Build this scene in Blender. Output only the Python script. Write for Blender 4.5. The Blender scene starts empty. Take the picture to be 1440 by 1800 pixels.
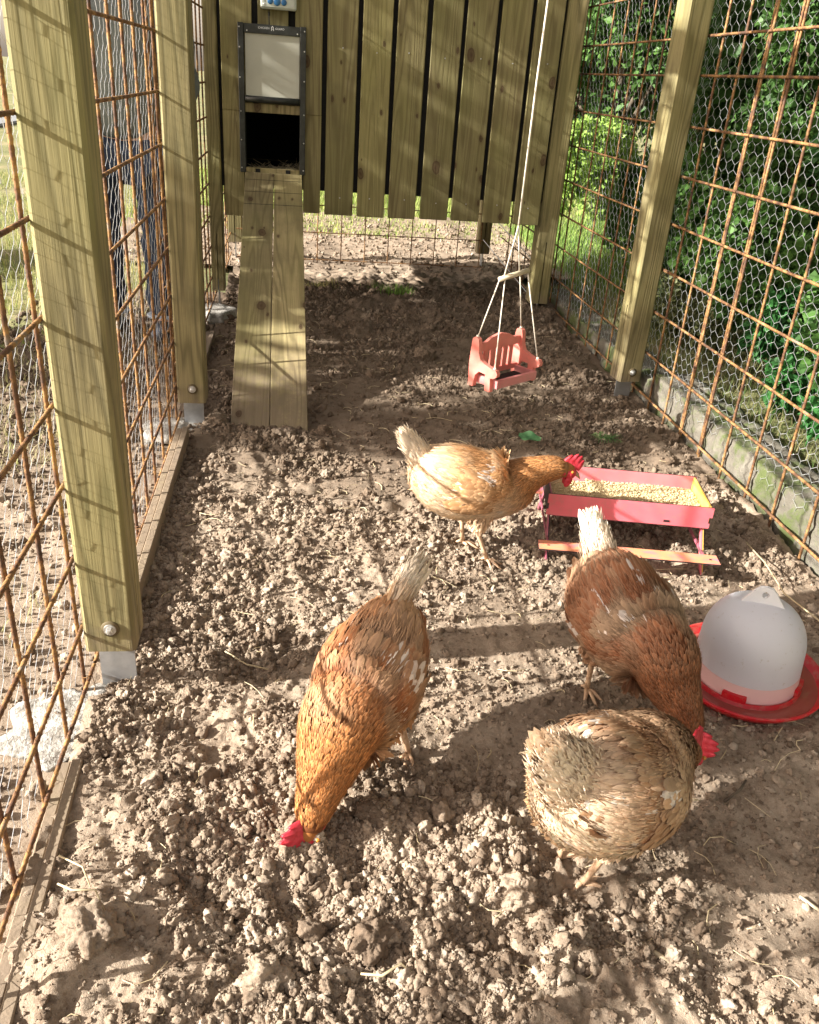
import bpy, math, random
import numpy as np
from mathutils import Vector, Matrix, Euler

random.seed(7); RNG = np.random.default_rng(11)
scene = bpy.context.scene
COL = scene.collection

# ------------------------------------------------------------------ camera
cam_d = bpy.data.cameras.new('camera'); cam = bpy.data.objects.new('camera', cam_d); COL.objects.link(cam)
Rr = Vector((0.991, 0.007, 0.133)); Rf = Vector((-0.115, 0.881, -0.455))
Rr = Vector((0.99110, -0.11505, 0.06700)).normalized()          # image-right in world
Rf = Vector((0.1328, 0.8808, -0.4546)).normalized()             # viewing direction in world
Rr = (Rr - Rf * Rr.dot(Rf)).normalized()
Ru = Rr.cross(Rf)
m = Matrix.Identity(4)
for i in range(3):
    m[i][0] = Rr[i]; m[i][1] = Ru[i]; m[i][2] = -Rf[i]
m[2][3] = 1.2
cam.matrix_world = m
cam_d.sensor_fit = 'HORIZONTAL'; cam_d.sensor_width = 36; cam_d.lens = 36 * 1490 / 1440
cam_d.clip_start = 0.02; cam_d.clip_end = 600
scene.camera = cam

# ------------------------------------------------------------------ light
SUN = Vector((1.0, 0.16, -0.49)).normalized()                    # direction the light travels
world = bpy.data.worlds.new('World'); scene.world = world; world.use_nodes = True
wn = world.node_tree.nodes; wl = world.node_tree.links; wn.clear()
sky = wn.new('ShaderNodeTexSky'); sky.sky_type = 'NISHITA'; sky.sun_disc = False
sky.sun_elevation = math.asin(-SUN.z); sky.sun_rotation = math.atan2(-SUN.x, -SUN.y); sky.dust_density = 2.0
bg = wn.new('ShaderNodeBackground'); bg.inputs['Strength'].default_value = 0.084
# thin bright haze over the blue: the sky is paler than a clear one
hsv = wn.new('ShaderNodeHueSaturation'); hsv.inputs['Saturation'].default_value = 0.30; wl.new(sky.outputs[0], hsv.inputs['Color'])
tint = wn.new('ShaderNodeMix'); tint.data_type = 'RGBA'; tint.blend_type = 'MULTIPLY'; tint.inputs[0].default_value = 1; tint.inputs[7].default_value = (1.17, 1.0, .86, 1)
wl.new(hsv.outputs[0], tint.inputs[6])
wo = wn.new('ShaderNodeOutputWorld'); wl.new(tint.outputs[2], bg.inputs[0]); wl.new(bg.outputs[0], wo.inputs[0])
sl = bpy.data.lights.new('sun', 'SUN'); sl.energy = 5.0; sl.angle = math.radians(0.5); sl.color = (1.0, 0.955, 0.88)
so = bpy.data.objects.new('sun', sl); COL.objects.link(so); so.rotation_euler = SUN.to_track_quat('-Z', 'Y').to_euler()
so.location = (-6, -1, 5)
vs = scene.view_settings
vs.view_transform = 'Standard'; vs.look = 'None'; vs.gamma = 1; vs.use_curve_mapping = False; vs.exposure = 1.62

# ------------------------------------------------------------------ object helpers
def tag(o, label=None, cat=None, group=None, kind=None):
    if label: o['label'] = label
    if cat: o['category'] = cat
    if group: o['group'] = group
    if kind: o['kind'] = kind
    return o
def empty(name, loc=(0, 0, 0), rz=0, label=None, cat=None, group=None):
    o = bpy.data.objects.new(name, None); COL.objects.link(o); o.location = loc; o.rotation_euler = (0, 0, rz)
    o.empty_display_size = 0.05
    return tag(o, label, cat, group)
def mesh_data(name, v, f, mat=None, smooth=False, col=None):
    me = bpy.data.meshes.new(name)
    me.from_pydata([tuple(map(float, p)) for p in v] if not isinstance(v, np.ndarray) else v.tolist(), [],
                   f if not isinstance(f, np.ndarray) else f.tolist())
    me.validate(verbose=False)
    if mat: me.materials.append(mat)
    if smooth: me.polygons.foreach_set('use_smooth', [True] * len(me.polygons))
    if col is not None:
        a = me.color_attributes.new('Col', 'FLOAT_COLOR', 'POINT')
        c = np.ones((len(me.vertices), 4)); c[:, :3] = col[:len(me.vertices)]
        a.data.foreach_set('color', c.ravel())
    me.update()
    return me
def obj(name, data, parent=None, loc=None, rot=None):
    o = bpy.data.objects.new(name, data); COL.objects.link(o)
    if parent: o.parent = parent
    if loc is not None: o.location = loc
    if rot is not None: o.rotation_euler = rot
    return o

class MB:
    """collects vertices and faces"""
    def __init__(s): s.v = []; s.f = []
    def add(s, v, f):
        n = len(s.v); s.v += [tuple(p) for p in v]; s.f += [tuple(i + n for i in q) for q in f]; return s
    def box(s, x0, x1, y0, y1, z0, z1, c=0.0):
        if c <= 0:
            v = [(x, y, z) for z in (z0, z1) for y in (y0, y1) for x in (x0, x1)]
            return s.add(v, [(0, 2, 3, 1), (4, 5, 7, 6), (0, 1, 5, 4), (2, 6, 7, 3), (0, 4, 6, 2), (1, 3, 7, 5)])
        # bevelled box
        v = []; 
        for z, zz in ((z0, z0 + c), (z1, z1 - c)):
            pass
        def ring(i, z): return [(x0 + i, y0 + c, z), (x0 + c, y0 + i, z), (x1 - c, y0 + i, z), (x1 - i, y0 + c, z),
                                (x1 - i, y1 - c, z), (x1 - c, y1 - i, z), (x0 + c, y1 - i, z), (x0 + i, y1 - c, z)]
        v = ring(c, z0) + ring(0, z0 + c) + ring(0, z1 - c) + ring(c, z1)
        f = [tuple(range(7, -1, -1)), tuple(range(24, 32))]
        for r in range(3):
            for i in range(8):
                j = (i + 1) % 8; f.append((r * 8 + i, r * 8 + j, r * 8 + 8 + j, r * 8 + 8 + i))
        return s.add(v, f)
    def prism(s, poly, z0, z1, axis='z'):
        n = len(poly)
        def P(a, b, c):
            return {'z': (a, b, c), 'y': (a, c, b), 'x': (c, a, b)}[axis]
        v = [P(a, b, z0) for a, b in poly] + [P(a, b, z1) for a, b in poly]
        f = [tuple(range(n - 1, -1, -1)), tuple(range(n, 2 * n))] + [(i, (i + 1) % n, n + (i + 1) % n, n + i) for i in range(n)]
        return s.add(v, f)
    def tube(s, pts, rad, n=8, cap=True):
        pts = [Vector(p) for p in pts]; k = len(pts)
        rad = [rad] * k if not hasattr(rad, '__len__') else rad
        v = []; f = []; up = None
        for i, p in enumerate(pts):
            t = (pts[min(i + 1, k - 1)] - pts[max(i - 1, 0)]).normalized()
            if up is None:
                up = Vector((0, 0, 1)) if abs(t.z) < .9 else Vector((0, 1, 0))
            a = t.cross(up).normalized(); b = a.cross(t).normalized(); up = b
            for j in range(n):
                w = 2 * math.pi * j / n
                v.append(p + (a * math.cos(w) + b * math.sin(w)) * rad[i])
        for i in range(k - 1):
            for j in range(n):
                q = (j + 1) % n; f.append((i * n + j, i * n + q, (i + 1) * n + q, (i + 1) * n + j))
        if cap: f += [tuple(range(n - 1, -1, -1)), tuple(range((k - 1) * n, k * n))]
        return s.add(v, f)
    def lathe(s, prof, n=48, cx=0, cy=0):
        v = []; f = []; k = len(prof)
        for r, z in prof:
            for j in range(n):
                w = 2 * math.pi * j / n; v.append((cx + r * math.cos(w), cy + r * math.sin(w), z))
        for i in range(k - 1):
            for j in range(n):
                q = (j + 1) % n; f.append((i * n + j, i * n + q, (i + 1) * n + q, (i + 1) * n + j))
        return s.add(v, f)
    def build(s, name, mat, parent=None, loc=None, rot=None, smooth=False, bevel=0):
        o = obj(name, mesh_data(name, s.v, s.f, mat, smooth), parent, loc, rot)
        if bevel:
            b = o.modifiers.new('bevel', 'BEVEL'); b.width = bevel; b.segments = 2; b.limit_method = 'ANGLE'
        return o

# ------------------------------------------------------------------ numpy noise
def _hash(ix, iy, iz, seed):
    with np.errstate(over='ignore'):
        h = (ix.astype(np.int64) * 374761393 + iy.astype(np.int64) * 668265263 + iz.astype(np.int64) * 2147483647 + seed * 974711) & 0xffffffff
        h = ((h ^ (h >> 13)) * 1274126177) & 0xffffffff
        h = ((h ^ (h >> 16)) * 2246822519) & 0xffffffff
    return ((h ^ (h >> 15)) & 0xffffff) / float(0xffffff)
def vnoise(p, seed=0):
    p = np.asarray(p, float); i = np.floor(p); f = p - i; f = f * f * (3 - 2 * f); i = i.astype(np.int64)
    r = 0
    for a in (0, 1):
        for b in (0, 1):
            for c in (0, 1):
                w = (f[..., 0] if a else 1 - f[..., 0]) * (f[..., 1] if b else 1 - f[..., 1]) * (f[..., 2] if c else 1 - f[..., 2])
                r = r + w * _hash(i[..., 0] + a, i[..., 1] + b, i[..., 2] + c, seed)
    return r * 2 - 1
def fbm(p, o=4, seed=0):
    r = 0; a = 1; t = 0; p = np.asarray(p, float)
    for k in range(o):
        r = r + a * vnoise(p, seed + k); t += a; a *= .5; p = p * 2.03 + 17.3
    return r / t
def P3(x, y, z=0.0): return np.stack([x, y, np.zeros_like(x) + z], -1)
def worley(x, y, s, seed=0):
    X = x * s; Y = y * s; ix = np.floor(X).astype(np.int64); iy = np.floor(Y).astype(np.int64)
    d = np.full(x.shape, 9.0); hgt = np.zeros(x.shape)
    for a in (-1, 0, 1):
        for b in (-1, 0, 1):
            cx = ix + a; cy = iy + b
            px = cx + _hash(cx, cy, cx * 0, seed); py = cy + _hash(cx, cy, cx * 0 + 5, seed)
            hh = _hash(cx, cy, cx * 0 + 9, seed)
            q = (X - px) ** 2 + (Y - py) ** 2
            mk = q < d; d = np.where(mk, q, d); hgt = np.where(mk, hh, hgt)
    return np.sqrt(d), hgt
def sstep(a, b, x): t = np.clip((x - a) / (b - a), 0, 1); return t * t * (3 - 2 * t)

# soil: how cloddy and how high the ground is
def rough(x, y):
    r = 1.0 - 0.85 * sstep(.42, .75, x - .35 * np.maximum(0, y - 1.15)) * (1 - sstep(1.5, 2.1, y))       # packed, right front
    r = np.where(y > 2.2, np.minimum(r, 1 - .62 * sstep(2.2, 2.7, y) * (1 - sstep(4.1, 4.4, y)) * sstep(-.1, .25, x) * (1 - sstep(.95, 1.25, x))), r)
    r = r * (1 - .5 * sstep(.12, .32, x) * (1 - sstep(.95, 1.15, x)) * sstep(1.1, 1.3, y) * (1 - sstep(2.15, 2.4, y)))
    r = r * (0.72 + .7 * fbm(P3(x * 2.2, y * 2.2), 3, 40))
    return np.clip(r, .2, 1.1)
def height(x, y):
    x = np.asarray(x, float); y = np.asarray(y, float)
    c = rough(x, y)
    h = .022 * fbm(P3(x * 3.1, y * 3.1), 3, 1) + .030 * c * fbm(P3(x * 9, y * 9), 3, 2)
    h += .05 * np.exp(-((y - 4.95) / .35) ** 2) * sstep(-.35, .1, x)                 # heap by the back fence
    h += .03 * np.exp(-((x - .0) / .25) ** 2 - ((y - 2.82) / .13) ** 2)              # heap at the foot of the ramp
    h += .025 * np.exp(-((x - 1.32) / .12) ** 2) * sstep(2.3, 2.8, y)
    h += .03 * np.exp(-((x + .33) / .1) ** 2 - ((y - .86) / .1) ** 2)                # lump, left front
    for cx, cy, r, a in ((.02, .93, .06, -.045), (-.13, .98, .07, -.03), (.10, 1.02, .05, -.02), (.33, .86, .05, -.03), (-.15, 1.28, .08, -.03),
                         (.14, 1.09, .05, .022), (.03, 1.02, .045, .02), (.36, .92, .03, .02), (-.05, 1.6, .12, -.02), (.15, 1.9, .12, -.015)):
        h += a * np.exp(-(((x - cx) ** 2 + (y - cy) ** 2) / r ** 2))
    h *= 1 - .8 * np.exp(-((x - 1.02) / .22) ** 2 - ((y - 1.45) / .22) ** 2)         # flat where the drinker stands
    return h - .004
def height_fine(x, y):
    h = height(x, y); c = rough(x, y)
    wx = x + .012 * vnoise(P3(x * 40, y * 40), 5); wy = y + .012 * vnoise(P3(x * 40, y * 40), 6)
    wx2 = x + .03 * vnoise(P3(x * 14, y * 14), 15); wy2 = y + .03 * vnoise(P3(x * 14, y * 14), 16)
    d, g = worley(wx2, wy2, 11, 13); h += c * .032 * g ** 1.6 * np.clip(1 - d * 1.3, 0, 1) ** .6
    d, g = worley(wx, wy, 28, 3); h += c * .018 * (.2 + g) * np.clip(1 - d * 1.25, 0, 1) ** .7
    d, g = worley(wx, wy, 70, 4); h += c * .007 * (.3 + g) * np.clip(1 - d * 1.2, 0, 1) ** .7
    h += (.0020 + .0022 * c) * fbm(P3(x * 130, y * 130), 2, 8) + .003 * fbm(P3(x * 38, y * 38), 3, 18)
    return h
def hz(x, y): return float(height(np.array([x]), np.array([y]))[0])

# ------------------------------------------------------------------ material helpers
def new_mat(name):
    m = bpy.data.materials.new(name); m.use_nodes = True; nt = m.node_tree; nt.nodes.clear()
    out = nt.nodes.new('ShaderNodeOutputMaterial'); b = nt.nodes.new('ShaderNodeBsdfPrincipled')
    nt.links.new(b.outputs[0], out.inputs[0]); return m, nt, b, out
def N(nt, t, **kw):
    n = nt.nodes.new(t)
    for k, v in kw.items():
        if k in n.inputs: n.inputs[k].default_value = v
        else: setattr(n, k, v)
    return n
def ramp(nt, src, stops, interp='LINEAR'):
    r = nt.nodes.new('ShaderNodeValToRGB'); r.color_ramp.interpolation = interp
    e = r.color_ramp.elements
    while len(e) < len(stops): e.new(.5)
    for i, (p, c) in enumerate(stops):
        e[i].position = p; e[i].color = (*c, 1) if len(c) == 3 else c
    nt.links.new(src, r.inputs[0]); return r.outputs[0]
def mixc(nt, fac, a, b, mode='MIX'):
    n = nt.nodes.new('ShaderNodeMix'); n.data_type = 'RGBA'; n.blend_type = mode
    for sock, v in ((n.inputs[0], fac), (n.inputs[6], a), (n.inputs[7], b)):
        if hasattr(v, 'links'): nt.links.new(v, sock)
        else: sock.default_value = v if not isinstance(v, tuple) else (*v, 1)[:4]
    return n.outputs[2]
def math_n(nt, op, a, b=None, c=None, clamp=False):
    n = nt.nodes.new('ShaderNodeMath'); n.operation = op; n.use_clamp = clamp
    for i, v in enumerate((a, b, c)):
        if v is None: continue
        if hasattr(v, 'links'): nt.links.new(v, n.inputs[i])
        else: n.inputs[i].default_value = v
    return n.outputs[0]
def coords(nt, kind='Object', scale=(1, 1, 1), rnd=True):
    tc = nt.nodes.new('ShaderNodeTexCoord'); src = tc.outputs[kind]
    if rnd:
        oi = nt.nodes.new('ShaderNodeObjectInfo'); vm = nt.nodes.new('ShaderNodeVectorMath'); vm.operation = 'ADD'
        mu = math_n(nt, 'MULTIPLY', oi.outputs['Random'], 37.0)
        nt.links.new(src, vm.inputs[0]); nt.links.new(mu, vm.inputs[1]); src = vm.outputs[0]
    mp = nt.nodes.new('ShaderNodeMapping'); mp.inputs['Scale'].default_value = scale
    nt.links.new(src, mp.inputs[0]); return mp.outputs[0]
def noise(nt, vec, scale, detail=4, rough_=.55, dist=0):
    n = N(nt, 'ShaderNodeTexNoise', Scale=scale, Detail=detail, Roughness=rough_, Distortion=dist)
    nt.links.new(vec, n.inputs['Vector']); return n.outputs['Fac']
def bump(nt, b, h, strength=.5, dist=.002):
    n = N(nt, 'ShaderNodeBump', Strength=strength, Distance=dist); nt.links.new(h, n.inputs['Height']); nt.links.new(n.outputs[0], b.inputs['Normal'])

def mat_wood(name, light, dark, knots=True, k=26):
    m, nt, b, _ = new_mat(name)
    v = coords(nt, scale=(9, 9, .55)); nz = noise(nt, v, 1.0, 2, .45, .3)
    s = math_n(nt, 'SINE', math_n(nt, 'MULTIPLY', nz, k * 3.0)); s = math_n(nt, 'MULTIPLY_ADD', s, .5, .5)
    s = math_n(nt, 'POWER', s, 2.2)
    fine = noise(nt, coords(nt, scale=(260, 260, 5)), 1.0, 3, .6)
    mid = noise(nt, coords(nt, scale=(3, 3, 1.2)), 1.5, 3)
    c = mixc(nt, math_n(nt, 'MULTIPLY', s, .75), light, dark)
    c = mixc(nt, ramp(nt, fine, [(.35, (0, 0, 0)), (.7, (.5, .5, .5))]), c, tuple(x * .55 for x in dark))
    c = mixc(nt, ramp(nt, mid, [(.35, (0, 0, 0)), (.75, (.55, .55, .55))]), c, (light[0] * .72, light[1] * .82, light[2] * .55))
    oi = nt.nodes.new('ShaderNodeObjectInfo')
    hs = N(nt, 'ShaderNodeHueSaturation'); nt.links.new(c, hs.inputs['Color'])
    nt.links.new(math_n(nt, 'MULTIPLY_ADD', oi.outputs['Random'], .5, .74), hs.inputs['Value']); c = hs.outputs[0]
    gp_ = nt.nodes.new('ShaderNodeNewGeometry'); sz_ = nt.nodes.new('ShaderNodeSeparateXYZ'); nt.links.new(gp_.outputs['Position'], sz_.inputs[0])
    mud = math_n(nt, 'MULTIPLY', math_n(nt, 'MULTIPLY_ADD', sz_.outputs[2], -4.2, 1.25, clamp=True), noise(nt, gp_.outputs['Position'], 38, 5, .75))
    c = mixc(nt, ramp(nt, mud, [(.22, (0, 0, 0)), (.5, (.75, .75, .75))]), c, (.22, .165, .115))
    st_ = noise(nt, coords(nt, scale=(2.2, 2.2, 1.6)), 2.2, 5, .65)
    c = mixc(nt, ramp(nt, st_, [(.5, (0, 0, 0)), (.72, (.55, .55, .55))]), c, (dark[0] * .9, dark[1] * .95, dark[2]))
    if knots:
        vv = coords(nt, scale=(1, 1, 1)); wob = N(nt, 'ShaderNodeTexNoise', Scale=22.0, Detail=2.0); nt.links.new(vv, wob.inputs['Vector'])
        sx = nt.nodes.new('ShaderNodeSeparateXYZ'); nt.links.new(vv, sx.inputs[0])
        for scx, scz, r0, r1, keepv in ((5.2, 3.1, .03, .085, .45), (13.0, 6.0, .03, .07, .86)):
            cb = nt.nodes.new('ShaderNodeCombineXYZ')
            nt.links.new(math_n(nt, 'MULTIPLY_ADD', sx.outputs[0], scx, math_n(nt, 'MULTIPLY', wob.outputs['Fac'], .10)), cb.inputs[0])
            nt.links.new(math_n(nt, 'MULTIPLY', sx.outputs[2], scz), cb.inputs[1])
            vo = nt.nodes.new('ShaderNodeTexVoronoi'); vo.voronoi_dimensions = '2D'; vo.inputs['Scale'].default_value = 1.0; vo.inputs['Randomness'].default_value = .9
            nt.links.new(cb.outputs[0], vo.inputs['Vector'])
            sp = nt.nodes.new('ShaderNodeSeparateColor'); nt.links.new(vo.outputs['Color'], sp.inputs[0])
            on = math_n(nt, 'GREATER_THAN', sp.outputs[1], keepv)
            rel = math_n(nt, 'DIVIDE', vo.outputs['Distance'], math_n(nt, 'MULTIPLY_ADD', sp.outputs[0], r1, r0))
            kf = ramp(nt, math_n(nt, 'MULTIPLY', rel, .4), [(.0, (1, 1, 1)), (.22, (.75, .75, .75)), (.36, (.9, .9, .9)), (.42, (.35, .35, .35)), (.85, (0, 0, 0))])
            c = mixc(nt, math_n(nt, 'MULTIPLY', kf, on), c, (.060, .028, .010))
    nt.links.new(c, b.inputs['Base Color']); b.inputs['Roughness'].default_value = .75
    h = math_n(nt, 'MULTIPLY_ADD', s, -.5, fine); bump(nt, b, h, .45, .0015)
    return m
def mat_simple(name, c1, c2, scale=30, rough_=.7, metal=0, bmp=.3, dist=.001, det=4, lo=.35, hi=.65, spec=None, kind='Object'):
    m, nt, b, _ = new_mat(name)
    v = coords(nt, kind); nz = noise(nt, v, scale, det)
    nt.links.new(ramp(nt, nz, [(lo, c1), (hi, c2)]), b.inputs['Base Color'])
    b.inputs['Roughness'].default_value = rough_; b.inputs['Metallic'].default_value = metal
    if spec is not None: b.inputs['Specular IOR Level'].default_value = spec
    if bmp: bump(nt, b, noise(nt, v, scale * 3, 3), bmp, dist)
    return m
def mat_soil(name, clod=False):
    m, nt, b, _ = new_mat(name)
    g = nt.nodes.new('ShaderNodeNewGeometry'); pos = g.outputs['Position']
    big = noise(nt, pos, 2.3, 4, .6); med = noise(nt, pos, 14, 4, .6); fin = noise(nt, pos, 120, 4, .7); mic = noise(nt, pos, 420, 3, .7)
    c = ramp(nt, med, [(.28, (.17, .12, .082)), (.5, (.30, .228, .165)), (.72, (.44, .355, .27))])
    c = mixc(nt, ramp(nt, fin, [(.35, (0, 0, 0)), (.7, (.6, .6, .6))]), c, (.47, .39, .305))
    c = mixc(nt, ramp(nt, mic, [(.5, (0, 0, 0)), (.75, (.5, .5, .5))]), c, (.14, .095, .06))
    if clod:
        oi = nt.nodes.new('ShaderNodeObjectInfo')
        c = mixc(nt, ramp(nt, oi.outputs['Random'], [(0, (.85, .85, .85)), (.65, (0, 0, 0)), (1, (0, 0, 0))]), c, (.13, .092, .064))
        c = mixc(nt, ramp(nt, oi.outputs['Random'], [(.8, (0, 0, 0)), (1, (.6, .6, .6))]), c, (.54, .46, .37))
    # damp patches; far half darker: damp and partly shade, put into the colour
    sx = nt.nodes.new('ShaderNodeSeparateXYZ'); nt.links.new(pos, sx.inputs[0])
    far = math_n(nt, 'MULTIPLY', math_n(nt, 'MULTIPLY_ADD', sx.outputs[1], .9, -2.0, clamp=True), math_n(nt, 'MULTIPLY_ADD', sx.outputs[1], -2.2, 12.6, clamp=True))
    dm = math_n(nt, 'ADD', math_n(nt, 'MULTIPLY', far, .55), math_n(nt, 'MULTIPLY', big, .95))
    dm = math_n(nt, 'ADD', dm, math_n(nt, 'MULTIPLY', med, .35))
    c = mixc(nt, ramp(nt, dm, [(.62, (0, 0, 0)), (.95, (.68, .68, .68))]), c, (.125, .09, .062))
    nt.links.new(c, b.inputs['Base Color']); b.inputs['Roughness'].default_value = .95; b.inputs['Specular IOR Level'].default_value = .15
    bump(nt, b, math_n(nt, 'ADD', fin, math_n(nt, 'MULTIPLY', mic, .5)), .8, .004 if not clod else .003)
    return m
def mat_col(name, rough_=.7, sub=0, sheen=0, trans=0, var=.25, scale=60):
    """colour stored on the points of the mesh (the thing's own colour), with grain"""
    m, nt, b, out = new_mat(name)
    a = nt.nodes.new('ShaderNodeVertexColor'); a.layer_name = 'Col'
    nz = noise(nt, coords(nt), scale, 3)
    hs = N(nt, 'ShaderNodeHueSaturation'); nt.links.new(a.outputs[0], hs.inputs['Color'])
    nt.links.new(math_n(nt, 'MULTIPLY_ADD', nz, var * 2, 1 - var), hs.inputs['Value'])
    nt.links.new(hs.outputs[0], b.inputs['Base Color']); b.inputs['Roughness'].default_value = rough_
    b.inputs['Specular IOR Level'].default_value = .25
    if trans:
        t = nt.nodes.new('ShaderNodeBsdfTranslucent'); nt.links.new(hs.outputs[0], t.inputs[0])
        mx = nt.nodes.new('ShaderNodeMixShader'); mx.inputs[0].default_value = trans
        nt.links.new(b.outputs[0], mx.inputs[1]); nt.links.new(t.outputs[0], mx.inputs[2]); nt.links.new(mx.outputs[0], out.inputs[0])
    return m
def mat_rust():
    m, nt, b, _ = new_mat('rusty_steel')
    v = coords(nt); a = noise(nt, v, 22, 5, .65); f = noise(nt, v, 160, 3)
    c = ramp(nt, a, [(.3, (.055, .035, .026)), (.45, (.15, .07, .032)), (.58, (.40, .22, .075)), (.70, (.24, .21, .18))])
    c = mixc(nt, ramp(nt, f, [(.4, (0, 0, 0)), (.7, (.5, .5, .5))]), c, (.08, .04, .025))
    nt.links.new(c, b.inputs['Base Color']); b.inputs['Roughness'].default_value = .7; b.inputs['Metallic'].default_value = .15
    bump(nt, b, f, .4, .001); return m

M = {}
M['wood'] = mat_wood('treated_pine', (.34, .275, .14), (.14, .11, .05))
M['wood_post'] = mat_wood('treated_pine_post', (.32, .265, .13), (.10, .08, .036), knots=False, k=34)
M['wood_dim'] = mat_wood('treated_pine_boards', (.305, .26, .118), (.155, .12, .05))
M['wood_raw'] = mat_wood('raw_edging_board', (.36, .275, .205), (.20, .145, .10), knots=False)
M['black'] = mat_simple('black_plastic', (.014, .016, .015), (.03, .033, .03), 40, .38, bmp=.1)
M['felt'] = mat_simple('black_backing_board', (.006, .006, .006), (.012, .012, .011), 40, .9)
M['steel'] = mat_simple('galvanised_steel', (.36, .38, .40), (.52, .54, .56), 25, .45, .75, bmp=.15)
M['bolt'] = mat_simple('zinc_bolt', (.5, .5, .48), (.7, .7, .68), 60, .35, .8, bmp=.1)
M['wire'] = mat_simple('galvanised_wire', (.46, .47, .48), (.66, .67, .68), 60, .45, .5, bmp=0)
M['rust'] = mat_rust()
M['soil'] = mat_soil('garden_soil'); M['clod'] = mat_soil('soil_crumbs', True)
M['concrete'] = mat_simple('pale_footing_concrete', (.22, .20, .17), (.44, .425, .39), 40, .9, bmp=.8, dist=.006)
M['straw'] = mat_simple('dry_straw', (.42, .33, .19), (.66, .56, .36), 12, .7, bmp=0)
M['rope'] = mat_simple('cotton_rope', (.62, .56, .46), (.8, .74, .63), 300, .9, bmp=.6, dist=.001)
M['dowel'] = mat_simple('dowel_wood', (.50, .42, .28), (.62, .53, .38), 30, .7)

def mat_curb():
    m, nt, b, _ = new_mat('mossy_concrete')
    v = coords(nt, rnd=False); a = noise(nt, v, 5, 5, .65); f = noise(nt, v, 60, 4, .7); g = noise(nt, v, 7.5, 6, .7)
    c = ramp(nt, a, [(.3, (.08, .07, .052)), (.55, (.17, .155, .125)), (.75, (.30, .28, .235))])
    c = mixc(nt, ramp(nt, f, [(.35, (.5, .5, .5)), (.6, (0, 0, 0))]), c, (.10, .09, .07))
    c = mixc(nt, ramp(nt, g, [(.48, (0, 0, 0)), (.6, (.9, .9, .9))]), c, (.075, .10, .025))
    nt.links.new(c, b.inputs['Base Color']); b.inputs['Roughness'].default_value = .95
    bump(nt, b, math_n(nt, 'ADD', f, g), .7, .006); return m
M['curb'] = mat_curb()
def mat_lawn():
    m, nt, b, _ = new_mat('lawn_soil')
    g = nt.nodes.new('ShaderNodeNewGeometry'); a = noise(nt, g.outputs['Position'], 1.4, 6, .7); f = noise(nt, g.outputs['Position'], 30, 5, .7)
    c = ramp(nt, a, [(.35, (.10, .13, .035)), (.52, (.19, .20, .07)), (.68, (.36, .29, .17))])
    c = mixc(nt, ramp(nt, f, [(.4, (0, 0, 0)), (.7, (.6, .6, .6))]), c, (.30, .24, .14))
    nt.links.new(c, b.inputs['Base Color']); b.inputs['Roughness'].default_value = .95; bump(nt, b, f, 1, .02); return m
M['lawn'] = mat_lawn()
M['blade'] = mat_col('grass_blades', .6, trans=.3)
M['leaf'] = mat_col('leaf_surface', .45, trans=.25, scale=20)
M['bark'] = mat_simple('bark', (.05, .036, .024), (.13, .1, .07), 20, .9, bmp=.8, dist=.01)
M['feather'] = mat_col('feathers', .62, var=.16, scale=220, trans=.08)
M['comb'] = mat_simple('red_comb_skin', (.42, .012, .022), (.60, .045, .07), 90, .5, bmp=.5, dist=.001)
M['shank'] = mat_simple('scaly_leg_skin', (.48, .30, .18), (.66, .46, .30), 160, .55, bmp=.6, dist=.001)
M['beak'] = mat_simple('horn_beak', (.30, .20, .11), (.44, .32, .19), 60, .4)
M['eye'] = mat_simple('orange_eye', (.40, .14, .02), (.5, .2, .03), 60, .2)

# ------------------------------------------------------------------ ground
def grid_sheet(x0, x1, y0, y1, st, fn):
    nx = int(round((x1 - x0) / st)) + 1; ny = int(round((y1 - y0) / st)) + 1
    xs = np.linspace(x0, x1, nx); ys = np.linspace(y0, y1, ny); X, Y = np.meshgrid(xs, ys)
    Z = fn(X.ravel(), Y.ravel()); v = np.stack([X.ravel(), Y.ravel(), Z], 1)
    i = np.arange(nx * ny).reshape(ny, nx)
    f = np.stack([i[:-1, :-1].ravel(), i[:-1, 1:].ravel(), i[1:, 1:].ravel(), i[1:, :-1].ravel()], 1)
    return v, f
def outside_h(x, y):
    h = -.035 + .02 * fbm(P3(x * 1.3, y * 1.3), 3, 20)
    h = h + .35 * sstep(1.9, 3.6, x) * (1 - sstep(9, 14, y)) + .13 * sstep(1.48, 1.75, x) * (1 - sstep(5.0, 5.5, y))
    inside = (x > -.52) & (x < 1.49) & (y > .45) & (y < 6.1)
    return np.where(inside, np.minimum(h, -.06), h)
v, f = grid_sheet(-160, 160, -160, 160, 4, lambda x, y: np.where((abs(x) < 15) & (abs(y) < 17), -.5, -.05))
v2, f2 = grid_sheet(-12, 12, -4, 20, .08, outside_h)
nv = len(v)
ground = obj('lawn_ground', mesh_data('lawn_ground', np.vstack([v, v2]), np.vstack([f, f2 + nv]), M['lawn'], True)); tag(ground, kind='structure')
vA, fA = grid_sheet(-.425, 1.50, .4, 2.3, .0055, height_fine)
vB, fB = grid_sheet(-.425, 1.50, 2.3, 5.95, .011, lambda x, y: height_fine(x, y) - .0 * x)
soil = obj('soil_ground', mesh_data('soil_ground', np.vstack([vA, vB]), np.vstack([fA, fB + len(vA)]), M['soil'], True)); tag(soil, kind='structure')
vS, fS = grid_sheet(-1.4, 2.0, 5.95, 8.6, .03, lambda x, y: height(x, y) * .7 + .012 * fbm(P3(x * 20, y * 20), 3, 3) + .004)
path = obj('bare_soil_path', mesh_data('bare_soil_path', vS, fS, M['soil'], True)); tag(path, kind='structure')
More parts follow.
